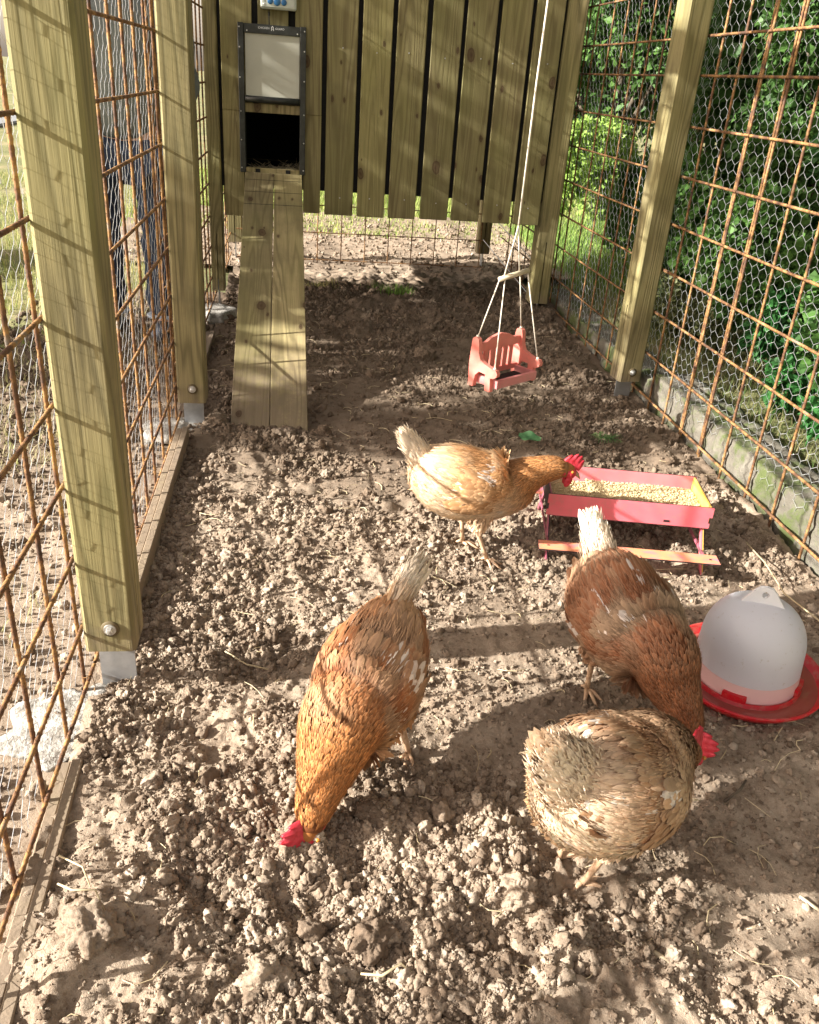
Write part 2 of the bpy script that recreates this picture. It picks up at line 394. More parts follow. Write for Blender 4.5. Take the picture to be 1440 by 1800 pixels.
vS, fS = grid_sheet(-1.5, -.43, .4, 5.2, .02, lambda x, y: -.012 + .012 * fbm(P3(x * 14, y * 14), 4, 3) - .035 * sstep(-1.0, -1.5, x))
path2 = obj('bare_soil_strip', mesh_data('bare_soil_strip', vS, fS, M['soil'], True)); tag(path2, kind='structure')
rd = MB().box(-9.5, -5.2, 4, 20, -.03, .012).build('road', mat_simple('grey_asphalt_road', (.16, .17, .18), (.26, .27, .28), 60, .9)); tag(rd, kind='structure')

# clods: variants instanced on points
def ico(sub):
    import bmesh
    bm = bmesh.new(); bmesh.ops.create_icosphere(bm, subdivisions=sub, radius=1)
    v = np.array([x.co[:] for x in bm.verts]); f = [[q.index for q in p.verts] for p in bm.faces]; bm.free(); return v, f
def clod_mesh(sub, seed, name='clod'):
    v, f = ico(sub); s = seed * 3.7
    sc = np.array([1, .75 + .25 * random.random(), .6 + .25 * random.random()])
    if sub < 4: r = 1 + .50 * fbm(v * 1.5 + s, 2, seed) + .55 * fbm(v * 3.4 + s, 2, seed + 9)
    else: r = 1 + .34 * fbm(v * 1.3 + s, 2, seed) + .30 * vnoise(v * 2.6 + s, seed + 9) + .20 * (.6 - np.abs(vnoise(v * 5 + s, seed + 19))) + .20 * (.6 - np.abs(vnoise(v * 10 + s, seed + 29))) + .10 * (.6 - np.abs(vnoise(v * 22 + s, seed + 39)))
    v = v * r[:, None] * sc
    return mesh_data(name, v, f, M['clod'], True)
def scatter(name, pts, idx, rot, scl, variants, kind='stuff', label=None, cat=None):
    coll = bpy.data.collections.new(name + '_shapes')
    for k, me in enumerate(variants):
        coll.objects.link(bpy.data.objects.new('%s_shape_%02d' % (name, k), me))
    me = bpy.data.meshes.new(name); me.from_pydata(pts.tolist(), [], [])
    a = me.attributes.new('idx', 'INT', 'POINT'); a.data.foreach_set('value', idx.astype(np.int32))
    a = me.attributes.new('rot', 'FLOAT_VECTOR', 'POINT'); a.data.foreach_set('vector', rot.ravel().astype(np.float32))
    a = me.attributes.new('scl', 'FLOAT_VECTOR', 'POINT'); a.data.foreach_set('vector', scl.ravel().astype(np.float32))
    o = obj(name, me); tag(o, label, cat, kind=kind)
    ng = bpy.data.node_groups.new(name, 'GeometryNodeTree')
    ng.interface.new_socket('Geometry', in_out='INPUT', socket_type='NodeSocketGeometry')
    ng.interface.new_socket('Geometry', in_out='OUTPUT', socket_type='NodeSocketGeometry')
    gi = ng.nodes.new('NodeGroupInput'); go = ng.nodes.new('NodeGroupOutput')
    ip = ng.nodes.new('GeometryNodeInstanceOnPoints'); ci = ng.nodes.new('GeometryNodeCollectionInfo')
    ci.inputs['Collection'].default_value = coll; ci.inputs['Separate Children'].default_value = True; ci.inputs['Reset Children'].default_value = True
    ip.inputs['Pick Instance'].default_value = True
    def na(n, t):
        q = ng.nodes.new('GeometryNodeInputNamedAttribute'); q.data_type = t; q.inputs['Name'].default_value = n; return q.outputs[0]
    e2r = ng.nodes.new('FunctionNodeEulerToRotation')
    L = ng.links
    L.new(na('rot', 'FLOAT_VECTOR'), e2r.inputs[0]); L.new(e2r.outputs[0], ip.inputs['Rotation'])
    L.new(na('scl', 'FLOAT_VECTOR'), ip.inputs['Scale']); L.new(na('idx', 'INT'), ip.inputs['Instance Index'])
    L.new(gi.outputs[0], ip.inputs['Points']); L.new(ci.outputs['Instances'] if 'Instances' in ci.outputs else ci.outputs[0], ip.inputs['Instance'])
    L.new(ip.outputs[0], go.inputs[0])
    md = o.modifiers.new('scatter', 'NODES'); md.node_group = ng
    return o
def sample_soil(n, y0, y1, pw):
    out = []
    while sum(len(q) for q in out) < n:
        x = RNG.uniform(-.40, 1.46, n); y = y0 + (y1 - y0) * RNG.uniform(0, 1, n) ** pw
        clump = .5 + 1.5 * fbm(P3(x * 6, y * 6), 3, 61)
        keep = RNG.uniform(0, 1, n) < np.clip(rough(x, y) * clump * 1.15, .06, 1)
        out.append(np.stack([x[keep], y[keep]], 1))
    return np.vstack(out)[:n]
var_s = [clod_mesh(3, k, 'crumb') for k in range(1, 9)]
p = sample_soil(230000, .45, 5.3, 2.1)
r = .0013 + .0022 * RNG.pareto(2.6, len(p)); r = np.minimum(r, .0115) * (1 + .12 * (p[:, 1] - 1))
z = height_fine(p[:, 0], p[:, 1]) + r * RNG.uniform(-.35, .35, len(p))
sc = r[:, None] * RNG.uniform(.75, 1.25, (len(p), 3))
scatter('soil_crumbs', np.column_stack([p, z]), RNG.integers(0, 8, len(p)), RNG.uniform(0, 6.28, (len(p), 3)), sc, var_s)
var_m = [clod_mesh(4, k, 'lump') for k in range(20, 28)]
p = sample_soil(480, .45, 5.3, 1.5)
r = .009 + .011 * RNG.uniform(0, 1, len(p)) ** 2.2 * (1 + .1 * (p[:, 1] - 1)); z = height_fine(p[:, 0], p[:, 1]) + r * .1
scatter('soil_lumps', np.column_stack([p, z]), RNG.integers(0, 8, len(p)), RNG.uniform(0, 6.28, (len(p), 3)), r[:, None] * RNG.uniform(.8, 1.2, (len(p), 3)), var_m)
# crumbs of the strip outside and the path behind
n = 6000; x = RNG.uniform(-1.4, -.45, n); y = RNG.uniform(.5, 5, n); r = .003 + .005 * RNG.pareto(2.6, n); r = np.minimum(r, .018)
x2 = RNG.uniform(-1.2, 1.9, 3000); y2 = RNG.uniform(5.9, 8.2, 3000); r2 = np.minimum(.005 + .006 * RNG.pareto(2.6, 3000), .016)
pts = np.vstack([np.column_stack([x, y, x * 0 - .005]), np.column_stack([x2, y2, height(x2, y2) * .7 + .008])]); r = np.concatenate([r, r2])
scatter('soil_crumbs_outside', pts, RNG.integers(0, 8, len(pts)), RNG.uniform(0, 6.28, (len(pts), 3)), r[:, None] * np.ones((1, 3)), var_s)
big = [((.14, 1.10), .024, 'big shaded clod of soil in front of the pecking hen beside the shadow'), ((.04, 1.03), .017, 'pale clod just right of the pecking hen\'s head'),
       ((.37, .93), .030, 'tall crumbly clod at the front below the squatting hen'), ((.12, .86), .034, 'large pale clod with roots at the bottom middle'),
       ((-.30, .88), .040, 'biggest earth clump against the edging board in the left front corner'), ((-.04, .80), .03, 'lumpy clod near the bottom edge left of the roots'),
       ((-.22, 1.46), .022, 'rounded clod right of the first post foot'), ((-.08, 1.25), .018, 'clod left of the pecking hen\'s red head'),
       ((.62, 3.98), .05, 'sunlit earth clump before the heap at the far end'), ((-.30, 3.0), .04, 'dark clod beside the left edge of the ramp foot'),
       ((-.05, 2.86), .035, 'dark clod at the very foot of the ramp'), ((.10, 2.92), .035, 'clod right of the ramp foot'), ((-.16, 2.82), .03, 'clod left front of the ramp foot')]
for k, ((x, y), r, lb) in enumerate(big):
    me = clod_mesh(5, 40 + k, 'soil_clod'); me.transform(Matrix.Scale(r, 4)); o = obj('soil_clod', me, loc=(x, y, hz(x, y) + r * .45), rot=(0, 0, k * 1.3))
    tag(o, lb, 'soil clod', 'large clods of soil')

# ------------------------------------------------------------------ timber posts
def post_mesh(w, d, z0, z1, slot=None, slot_top=.42, c=.007):
    """square post with eased edges; a saw kerf for the shoe plate runs up its lower end"""
    hw, hd = w / 2, d / 2; mb = MB()
    base = [(-hw + c, -hd), (hw - c, -hd), (hw, -hd + c), (hw, hd - c), (hw - c, hd), (-hw + c, hd), (-hw, hd - c), (-hw, -hd + c)]
    s = .003; dp = .02
    if slot == 'x':      # kerf shows on the +-x faces
        low = [(-hw + c, -hd), (hw - c, -hd), (hw, -hd + c), (hw, -s), (hw - dp, -s), (hw - dp, s), (hw, s), (hw, hd - c), (hw - c, hd), (-hw + c, hd), (-hw, hd - c), (-hw, s), (-hw + dp, s), (-hw + dp, -s), (-hw, -s), (-hw, -hd + c)]
    elif slot == 'y':
        low = [(-hw + c, -hd), (-s, -hd), (-s, -hd + dp), (s, -hd + dp), (s, -hd), (hw - c, -hd), (hw, -hd + c), (hw, hd - c), (hw - c, hd), (-hw + c, hd), (-hw, hd - c), (-hw, -hd + c)]
    else: low = base
    zs = slot_top if slot else z0
    if slot: mb.prism(low, z0, zs)
    mb.prism(base, zs, z1)
    return mb
def make_post(x, y, w, d, slot, label, ztop=2.15, z0=.115, bolt_z=.175, rb=True, slot_top=.42, twist=0):
    t = empty('timber_post', (x, y, 0), twist, label, 'post', 'timber posts of the run')
    post_mesh(w, d, z0, ztop, slot, slot_top).build('timber', M['wood_post'], t)
    if slot == 'x': MB().box(-w * .36, w * .36, -.0025, .0025, -.12, z0 + .06).build('metal_shoe', M['steel'], t)
    else: MB().box(-.0025, .0025, -d * .36, d * .36, -.12, z0 + .06).build('metal_shoe', M['steel'], t)
    if slot == 'x' and rb:
        bx = .004
        a = MB(); a.lathe([(.0, .003), (.0175, .003), (.0185, .001), (.0185, -.002)], 24)
        w_ = a.build('countersunk_hole', mat_simple('dark_bored_wood', (.07, .05, .02), (.12, .09, .04)), t, (bx, -d / 2 - .0002, bolt_z), (math.pi / 2, 0, 0), True)
        w2 = MB().lathe([(0, .0045), (.012, .0045), (.0125, .003), (.0125, .0)], 20).build('washer', M['bolt'], t, (bx, -d / 2 - .001, bolt_z), (math.pi / 2, 0, 0))
        b2 = MB().lathe([(0, .013), (.0045, .012), (.0075, .0105), (.0075, .0)], 6).build('bolt_head', M['bolt'], t, (bx, -d / 2 - .002, bolt_z), (math.pi / 2, 0, 0))
    return t
p1 = make_post(-.372, 1.51, .100, .10, 'x', 'nearest left timber post, broad in the picture, bolted to a steel shoe', z0=.122, bolt_z=.178, slot_top=.52)
p2 = make_post(-.372, 2.99, .098, .10, 'x', 'second timber post of the left fence with knot and bolt above its steel shoe', z0=.115, bolt_z=.168)
p3 = make_post(-.427, 4.80, .068, .10, 'y', 'dark slim timber post at the left corner of the coop', z0=.10, slot_top=.40)
p4 = make_post(1.418, 3.42, .10, .10, 'x', 'single timber post in the middle of the right fence', z0=.10, bolt_z=.142, twist=.12)
p5 = make_post(1.372, 4.805, .106, .11, 'y', 'timber post at the right corner of the coop behind the swing', z0=.10, slot_top=.44)
p6 = make_post(1.325, 6.22, .09, .09, 'y', 'short-looking back timber post under the coop, right end', z0=.11)
p7 = make_post(-.43, 6.22, .1, .09, 'y', 'back timber post glimpsed left of the ramp under the coop', z0=.11)

# roof timbers above the frame
bm_ = MB().box(-.5, 1.5, -.04, .04, 0, .1).build('roof_beam', M['wood_post'], None, (0, 2.8, 2.0)); tag(bm_, 'cross beam over the run that the swing rope hangs from', 'beam')
for xx, nm in ((-.372, 'left'), (1.418, 'right')):
    o = MB().box(-.05, .05, -1.0, 5.3, 0, .1, .005).build('wall_plate', M['wood_post'], None, (xx, 1.0, 2.155)); tag(o, 'long timber plate on top of the %s fence posts' % nm, 'beam')

# ------------------------------------------------------------------ rebar panels and netting
def rebar(L, r=.0052, n=7, ribs=True, seed=0):
    k = max(2, int(L / .0075)) if ribs else 2
    z = np.linspace(0, L, k); rnd = random.Random(seed)
    mb = MB(); v = []; f = []
    ax, ay = rnd.uniform(-1, 1) * .0025, rnd.uniform(-1, 1) * .0025
    for i, zz in enumerate(z):
        bend = math.sin(zz / L * math.pi)
        for j in range(n):
            w = 2 * math.pi * j / n + .5 * i
            rr = r * (1 + (.13 if i % 2 else -.06)) if ribs else r
            v.append((rr * math.cos(w) + ax * bend, rr * math.sin(w) + ay * bend, zz))
    for i in range(k - 1):
        for j in range(n):
            q = (j + 1) % n; f.append((i * n + j, i * n + q, (i + 1) * n + q, (i + 1) * n + j))
    return mb.add(v, f)
_rb = {}
def rebar_data(L, r, ribs=True):
    key = (round(L, 2), r, ribs, random.randint(0, 2))
    if key not in _rb: _rb[key] = mesh_data('rebar', rebar(L, r, 7 if ribs else 6, ribs, len(_rb)).v, rebar(L, r, 7 if ribs else 6, ribs, len(_rb)).f, M['rust'], True)
    return _rb[key]
def net_mesh(u0, u1, w0, w1, cw=.055, vs_=.017, pitch=.033, r=.00095, seed=0, warp=.004):
    """hexagonal netting in a plane (u along the fence, w up) as one woven sheet of thin wire"""
    nu = int((u1 - u0) / cw) + 1; nw = int((w1 - w0) / pitch) + 1
    A = []; B = []; T = []
    for j in range(nw):
        off = (j % 2) * .5
        u = u0 + (np.arange(nu) + off) * cw; zb = w0 + j * pitch; zt = zb + vs_
        A.append(np.stack([u, u * 0 + zb], 1)); B.append(np.stack([u, u * 0 + zt], 1)); T.append(np.ones(nu) * 1.45)
        for sgn in (-.5, .5):
            A.append(np.stack([u, u * 0 + zt], 1)); B.append(np.stack([u + sgn * cw, u * 0 + zb + pitch], 1)); T.append(np.ones(nu))
    A = np.vstack(A); B = np.vstack(B); T = np.concatenate(T)
    def W(P):
        q = np.column_stack([P * 9, np.zeros(len(P))]); q2 = np.column_stack([P * 45, np.zeros(len(P))])
        return np.column_stack([P[:, 0] + warp * 1.5 * vnoise(q, seed) + warp * .6 * vnoise(q2, seed + 3), P[:, 1] + warp * 1.5 * vnoise(q, seed + 1) + warp * .6 * vnoise(q2, seed + 4),
                                .012 * vnoise(np.column_stack([P * 3, P[:, :1] * 0]), seed + 2) + .002 * vnoise(q2, seed + 5)])
    A = W(A); B = W(B)
    d = B - A; d /= np.linalg.norm(d, axis=1)[:, None]
    n1 = np.cross(d, [0, 0, 1.0]); n1 /= np.linalg.norm(n1, axis=1)[:, None]; n2 = np.cross(d, n1)
    vs2 = []
    for P in (A, B):
        for k in range(3):
            a = 2 * math.pi * k / 3; vs2.append(P + (n1 * math.cos(a) + n2 * math.sin(a)) * (r * T)[:, None])
    V = np.stack(vs2, 1).reshape(-1, 3); n = len(A); b = np.arange(n)[:, None] * 6
    F = np.concatenate([b + np.array([[k, (k + 1) % 3, 3 + (k + 1) % 3, 3 + k]]) for k in range(3)])
    return V, F
def side_panel(X, y0, y1, vert, horiz, z0, z1, label, net=None, side=1, doubles=(), r=.0043):
    t = empty('mesh_fence_panel', (X, y0, 0), 0, label, 'fence panel', 'rusty steel mesh panels of the run')
    for k, yy in enumerate(vert):
        lean = random.uniform(-.006, .006)
        obj('vertical_bar', rebar_data(z1 - z0, r), t, (random.uniform(-.001, .001), yy - y0, z0), (lean * .3, 0, k))
        if k in doubles: obj('vertical_bar', rebar_data(z1 - z0, r), t, (0, yy - y0 + .013, z0), (lean * .3 + .003, 0, k + 1))
    for k, zz in enumerate(horiz):
        obj('horizontal_bar', rebar_data(y1 - y0, r), t, (side * .0105, 0, zz + random.uniform(-.002, .002)), (-math.pi / 2, 0, 0))
    if net:
        a0, a1, zz0, zz1, sd = net
        V, F = net_mesh(a0 - y0, a1 - y0, zz0, zz1, seed=sd, r=.0005 if side > 0 else .0008)
        P = np.column_stack([V[:, 2] - side * .014, V[:, 0], V[:, 1]])
        o = obj('wire_netting', mesh_data('wire_netting', P, F, M['wire']), t)
    # tie wires where netting is fixed to the bars
    rr = random.Random(int(y0 * 10))
    for k in range(7):
        yy = rr.choice(list(vert)) - y0; zz = rr.choice(list(horiz)); mb = MB(); a = rr.uniform(0, 6)
        mb.tube([(.009 * math.cos(a + i * .7) + side * .006, .009 * math.sin(a + i * .7), .002 * i) for i in range(9)] + [(side * .02, rr.uniform(-.01, .01), -.02), (side * .016, rr.uniform(-.01, .01), -.035)], .0008, 4)
        mb.build('tie_wire', M['rust'], t, (0, yy, zz))
    return t
LZ = [1.2 - (1.2 - z_) * 1.05 for z_ in (.09, .22, .372, .522, .672, .82, .972, 1.12, 1.272, 1.42, 1.57, 1.72, 1.87, 2.02)]
side_panel(-.438, .40, 1.53, [.44, .605, .79, .985, 1.163, 1.325, 1.485], LZ, .0, 2.1, 'steel mesh panel left of the nearest post, in the left front corner', (.40, 1.53, 0, 2.0, 3), 1)
side_panel(-.438, 1.54, 3.06, [1.60, 1.78, 1.965, 2.145, 2.32, 2.48, 2.66, 2.83, 3.01], LZ, .0, 2.1, 'steel mesh panel between the two left posts with a person behind it', (1.54, 3.06, 0, 2.0, 5), 1)
side_panel(-.47, 3.07, 4.93, list(np.arange(3.1, 4.92, .165)), LZ, .0, 2.1, 'narrow-looking steel mesh panel between second left post and coop', None, 1)
side_panel(-.47, 4.98, 6.2, list(np.arange(5.05, 6.2, .165)), LZ[:5], .0, .75, 'steel mesh panel left below the coop', None, 1)
RZ = [.055, .225, .40, .574, .752, .931, 1.107, 1.283, 1.412, 1.59, 1.77, 1.95]
side_panel(1.493, .9, 3.60, [3.291, 3.118, 2.942, 2.765, 2.59, 2.40, 2.225, 2.035, 1.86, 1.68, 1.5], RZ, .0, 2.1, 'steel mesh panel at right near the drinker, in front of the ivy', (1.2, 3.42, .1, 2.0, 7), -1, doubles=(2, 3), r=.0048)
side_panel(1.493, 3.25, 4.99, [4.93, 4.80, 4.562, 4.356, 4.196, 4.02, 3.85, 3.66, 3.48], RZ, .0, 2.1, 'steel mesh panel at right between the middle post and the coop corner', (3.42, 4.98, .1, 2.0, 9), -1)
side_panel(1.47, 4.98, 6.22, list(np.arange(5.05, 6.2, .165)), [.05, .225, .4, .57], .0, .62, 'steel mesh panel right below the coop', None, -1)
# back fence under the coop
t = empty('mesh_fence_panel', (-.42, 6.165, 0), 0, 'thin steel mesh panel closing the gap at the back below the coop', 'fence panel', 'rusty steel mesh panels of the run')
for xx in np.arange(-.36, 1.33, .1655): obj('vertical_bar', rebar_data(.75, .0038, False), t, (xx + .42, 0, -.02))
for zz in (.02, .205, .385, .56): obj('horizontal_bar', rebar_data(1.75, .0038, False), t, (0, -.007, zz), (0, math.pi / 2, 0))
# two stray wires by the back right post
for k, (a, b) in enumerate((((1.33, 6.1, .40), (1.40, 4.99, .27)), ((1.30, 6.1, .22), (1.37, 5.0, .10)))):
    o = MB().tube([a, tuple((a[i] + b[i]) / 2 for i in range(3)), b], .0028, 6).build('fence_wire', M['wire']); tag(o, ('upper' if k == 0 else 'lower') + ' slanting tension wire behind the swing bar', 'wire', 'slanting wires under the coop')

# ------------------------------------------------------------------ kerb, footings, edging boards
def rough_block(name, x0, x1, y0, y1, z0, z1, mat, amp=.012, st=.03, seed=0, flat=False):
    nx = max(2, int((x1 - x0) / st)) + 1; ny = max(2, int((y1 - y0) / st)) + 1; nz_ = max(2, int((z1 - z0) / st)) + 1
    import bmesh
    bm = bmesh.new()
    def face(nu, nv, P):
        g = [[bm.verts.new(P(i / (nu - 1), j / (nv - 1))) for i in range(nu)] for j in range(nv)]
        for j in range(nv - 1):
            for i in range(nu - 1): bm.faces.new((g[j][i], g[j][i + 1], g[j + 1][i + 1], g[j + 1][i]))
    X = lambda a: x0 + (x1 - x0) * a; Y = lambda a: y0 + (y1 - y0) * a; Z = lambda a: z0 + (z1 - z0) * a
    face(nx, ny, lambda a, b: (X(a), Y(b), z1)); face(ny, nz_, lambda a, b: (x0, Y(1 - a), Z(b))); face(ny, nz_, lambda a, b: (x1, Y(a), Z(b)))
    face(nx, nz_, lambda a, b: (X(a), y0, Z(b))); face(nx, nz_, lambda a, b: (X(1 - a), y1, Z(b)))
    bmesh.ops.remove_doubles(bm, verts=bm.verts, dist=1e-4)
    bm.normal_update()
    P = np.array([v.co[:] for v in bm.verts]); nr = np.array([v.normal[:] for v in bm.verts])
    d = amp * fbm(P * 9, 4, seed) + amp * .5 * fbm(P * 40, 2, seed + 3)
    P = P + nr * d[:, None]
    for v, q in zip(bm.verts, P): v.co = q
    me = bpy.data.meshes.new(name); bm.to_mesh(me); bm.free(); me.materials.append(mat)
    for pl in me.polygons: pl.use_smooth = True
    return obj(name, me)
kc = empty('concrete_kerb', (1.5, 1.2, 0), 0, 'low mossy concrete kerb along the foot of the right fence', 'kerb')
ys = [1.2, 3.3, 5.1]
for k in range(2):
    o = rough_block('kerb_block', 1.505, 1.66, ys[k] + .002, ys[k + 1] - .002, -.1, (.16, .11)[k], M['curb'], .03, .02, k)
    o.parent = kc; o.matrix_parent_inverse = Matrix.Translation((-1.5, -1.2, 0))
def footing(x, y, r, h, lb, sq=1.0, seed=0):
    v, f = ico(4); v = v * np.array([r, r * sq, h]); v *= (1 + .55 * fbm(v * 16, 4, seed))[:, None]; v[:, 2] += .010 * fbm(v * 30 + 3, 3, seed); v[:, 2] = np.minimum(v[:, 2], h * .75 + .004 * vnoise(v * 60, 2))
    o = obj('concrete_footing', mesh_data('concrete_footing', v, f, M['concrete'], True), loc=(x, y, 0)); tag(o, lb, 'footing', 'concrete post footings')
footing(-.46, 1.38, .115, .012, 'pale sunlit concrete footing at the foot of the nearest left post', 1.1, 1)
footing(-.45, 2.96, .11, .03, 'grey concrete footing at the foot of the second left post', 1.0, 2)
footing(-.45, 4.62, .13, .05, 'bluish concrete footing by the dark post at the coop', 1.1, 3)
def edging(x, y0, y1, lb, hz_=.06, seed=0, tilt=0):
    t = empty('edging_board', (x, y0, 0), tilt, lb, 'board', 'timber edging boards on the left')
    for dx in (-.014, .008):
        me = MB().box(dx, dx + .020, 0, y1 - y0, -.06, hz_ + dx * .3, .002)
        me.build('board', M['wood_raw'], t)
edging(-.405, 1.62, 2.86, 'brown edging board along the fence between the two left posts', .055)
edging(-.402, .60, 1.26, 'split pale edging board in the left front corner', .022, tilt=.03)
edging(-.43, 3.1, 4.2, 'edging board half buried beyond the second left post', .03)

# ------------------------------------------------------------------ coop
Yc = 4.75
coop = empty('chicken_coop', (.5, 5.3, .55), 0, 'raised wooden chicken coop of vertical olive boards with dark gaps', 'coop')
def cpart(mb, name, mat, bevel=0, smooth=False, par=None):
    mb.v = [(x - .5, y - 5.3, z - .55) for x, y, z in mb.v]
    return mb.build(name, mat, coop if par is None else par, smooth=smooth)
bx = [(-.375, -.226, .499), (-.198, -.052, .70), (-.018, .114, .531), (.138, .286, .528), (.309, .454, .526), (.477, .622, .527), (.649, .798, .530), (.819, .970, .531), (.992, 1.142, .529), (1.163, 1.306, .528)]
for k, (a, b, zb) in enumerate(bx):
    dy = random.uniform(-.002, .002)
    L = 2.15 - zb
    if k == 1:   # opening behind the door frame: boards start above it
        o = MB().box(-(b - a) / 2, (b - a) / 2, -.011, .011, 0, 2.15 - 1.0, .003); o.build('board', M['wood_dim'], coop, ((a + b) / 2 - .5, Yc - 5.3 + dy, 1.0 - .55)); continue
    if k == 0:
        o = MB().box(-(b - a) / 2, (b - a) / 2, -.011, .011, 1.0 - zb, 2.15 - zb, .003).box(-(b - a) / 2, -.275 - (a + b) / 2, -.011, .011, 0, 1.0 - zb, .0)
    elif k == 2:
        o = MB().box(-(b - a) / 2, (b - a) / 2, -.011, .011, 1.0 - zb, 2.15 - zb, .003).box(.026 - (a + b) / 2, (b - a) / 2, -.011, .011, 0, 1.0 - zb, .0)
    else: o = MB().box(-(b - a) / 2, (b - a) / 2, -.011, .011, 0, L, .003)
    o.build('board', M['wood_dim'], coop, ((a + b) / 2 - .5, Yc - 5.3 + dy, zb - .55), (0, random.uniform(-.002, .002), 0))
# backing sheet with the opening, side and back walls, floor
bk = MB()
for x0, x1, z0, z1 in ((-.391, -.262, .642, 2.15), (.010, 1.317, .642, 2.15), (-.262, .010, 1.0, 2.15), (-.262, .010, .642, .735)): bk.box(x0, x1, Yc + .016, Yc + .030, z0, z1)
cpart(bk, 'backing_sheet', M['felt'])
cpart(MB().box(-.390, 1.316, Yc + .032, 6.05, .642, .665), 'floor', M['felt'])
cpart(MB().box(-.44, -.42, Yc + .11, 6.07, .62, 2.15), 'side_wall', M['wood_dim']); cpart(MB().box(1.36, 1.38, Yc + .12, 6.07, .62, 2.15), 'side_wall', M['wood_dim'])
cpart(MB().box(-.44, 1.38, 6.072, 6.09, .62, 2.15), 'back_wall', M['wood_dim'])
cpart(MB().box(-.417, 1.357, 6.05, 6.07, .666, 2.15), 'shade_lining', M['felt']); cpart(MB().box(-.4175, -.41, Yc + .115, 6.05, .666, 2.15), 'shade_lining', M['felt']); cpart(MB().box(.20, .21, Yc + .033, 6.05, .666, 2.15), 'shade_lining', M['felt']); cpart(MB().box(-.46, 1.40, Yc - .05, 6.15, 2.16, 2.18), 'roof', M['felt'])  # inner sheets added in black for the shade seen through the doorway
cpart(MB().box(-.385, -.372, Yc + .035, Yc + .075, .56, .64), 'corner_batten', M['wood'])
# screws
for k, (a, b, zb) in enumerate(bx[3:], 3):
    for zz in (.615 + .004 * (k % 3), 1.30 + .01 * (k % 2)):
        xm = (a + b) / 2 + random.uniform(-.012, .012)
        MB().lathe([(0, .0015), (.003, .001), (.0035, 0)], 8).build('screw', M['bolt'], coop, (xm - .5, Yc - 5.3 - .0125, zz - .55), (math.pi / 2, 0, 0))
# hay inside the opening
mb = MB(); rr = random.Random(3)
for k in range(420):
    x = rr.uniform(-.255, .005); y = Yc + rr.uniform(.05, .35); z = .67 + rr.uniform(0, .05) + .06 * max(0, (x + .12)) * 3; a = rr.uniform(0, 6.28); L = rr.uniform(.02, .08); el = rr.uniform(-.3, .9) ** 2
    d = Vector((math.cos(a) * math.cos(el), math.sin(a) * math.cos(el), math.sin(el))) * L
    mb.tube([(x, y, z), (x + d.x * .5, y + d.y * .5, z + d.z * .55), (x + d.x, y + d.y, z + d.z)], .0011, 3, False)
o = mb.build('hay', M['straw']); tag(o, 'hay bedding heaped inside the coop doorway', 'hay', kind='stuff')
# ------------------------------------------------------------------ automatic door
dr = empty('automatic_door', (-.128, Yc - .014, .72), 0, 'black framed automatic coop door with its pale shutter raised', 'door')
def dpart(b, name, mat, sm=False, bev=0): return MB().box(*b, bev).build(name, mat, dr)
fy0, fy1 = -.030, 0
for x0, x1 in ((-.164, -.136), (.134, .162)):
    o = dpart((x0, x1, fy0, fy1, -.002, .664), 'side_rail', M['black'], bev=.002)
dpart((-.1358, .1338, fy0 + .004, fy1, .622, .662), 'top_rail', M['black'], bev=.002)
sh = dpart((-.130, .130, -.016, -.008, .352, .622), 'shutter', mat_simple('cream_shutter', (.52, .52, .44), (.60, .60, .51), 5, .45, bmp=0))
MB().tube([(-.133, -.022, .338), (.132, -.022, .336)], .015, 12).build('shutter_grip', M['black'], sh, smooth=True)
dpart((-.1355, .1335, -.010, fy1, .278, .318), 'lintel_board', M['wood'])
dpart((-.134, .134, -.034, .012, -.004, .022), 'sill', M['wood'])
for xx in (-.088, .064): dpart((xx, xx + .024, -.0365, -.030, .002, .019), 'rubber_stop', M['felt'])
for xx in (-.156, .154):
    for zz in (.02, .15, .28, .43, .56, .645): MB().lathe([(0, .002), (.003, .0015), (.0038, 0)], 8).build('screw', M['bolt'], dr, (xx, -.0305, zz), (math.pi / 2, 0, 0))
for xx in (-.12, .12): MB().lathe([(0, .002), (.003, .0015), (.0038, 0)], 8).build('screw', M['bolt'], dr, (xx, -.0265, .632), (math.pi / 2, 0, 0))
def text(s, size, loc, rot, mat, par, name='lettering', ext=.0004, align='CENTER'):
    cu = bpy.data.curves.new(name, 'FONT'); cu.body = s; cu.size = size; cu.extrude = ext; cu.align_x = align; cu.align_y = 'CENTER'
    tmp = bpy.data.objects.new(name, cu); COL.objects.link(tmp)
    dg = bpy.context.evaluated_depsgraph_get(); me = bpy.data.meshes.new_from_object(tmp.evaluated_get(dg)); bpy.data.objects.remove(tmp)
    me.materials.clear(); me.materials.append(mat)
    return obj(name, me, par, loc, rot)
wht = mat_simple('white_print', (.62, .62, .6), (.7, .7, .68), 10, .6, bmp=0)
text('CHICKEN', .0125, (-.040, -.0265, .647), (math.pi / 2, 0, 0), wht, dr); text('GUARD', .0125, (.036, -.0265, .647), (math.pi / 2, 0, 0), wht, dr)
lg = MB(); lg.prism([(-.006, -.010), (-.0035, -.010), (-.0035, .002), (0, .0075), (.0035, .002), (.0035, -.010), (.006, -.010), (.006, .004), (0, .012), (-.006, .004)], -.0005, .0005)
lg.box(-.003, .003, -.003, -.001, -.0005, .0005); lg.build('logo', wht, dr, (.001, -.0265, .647), (math.pi / 2, 0, 0))
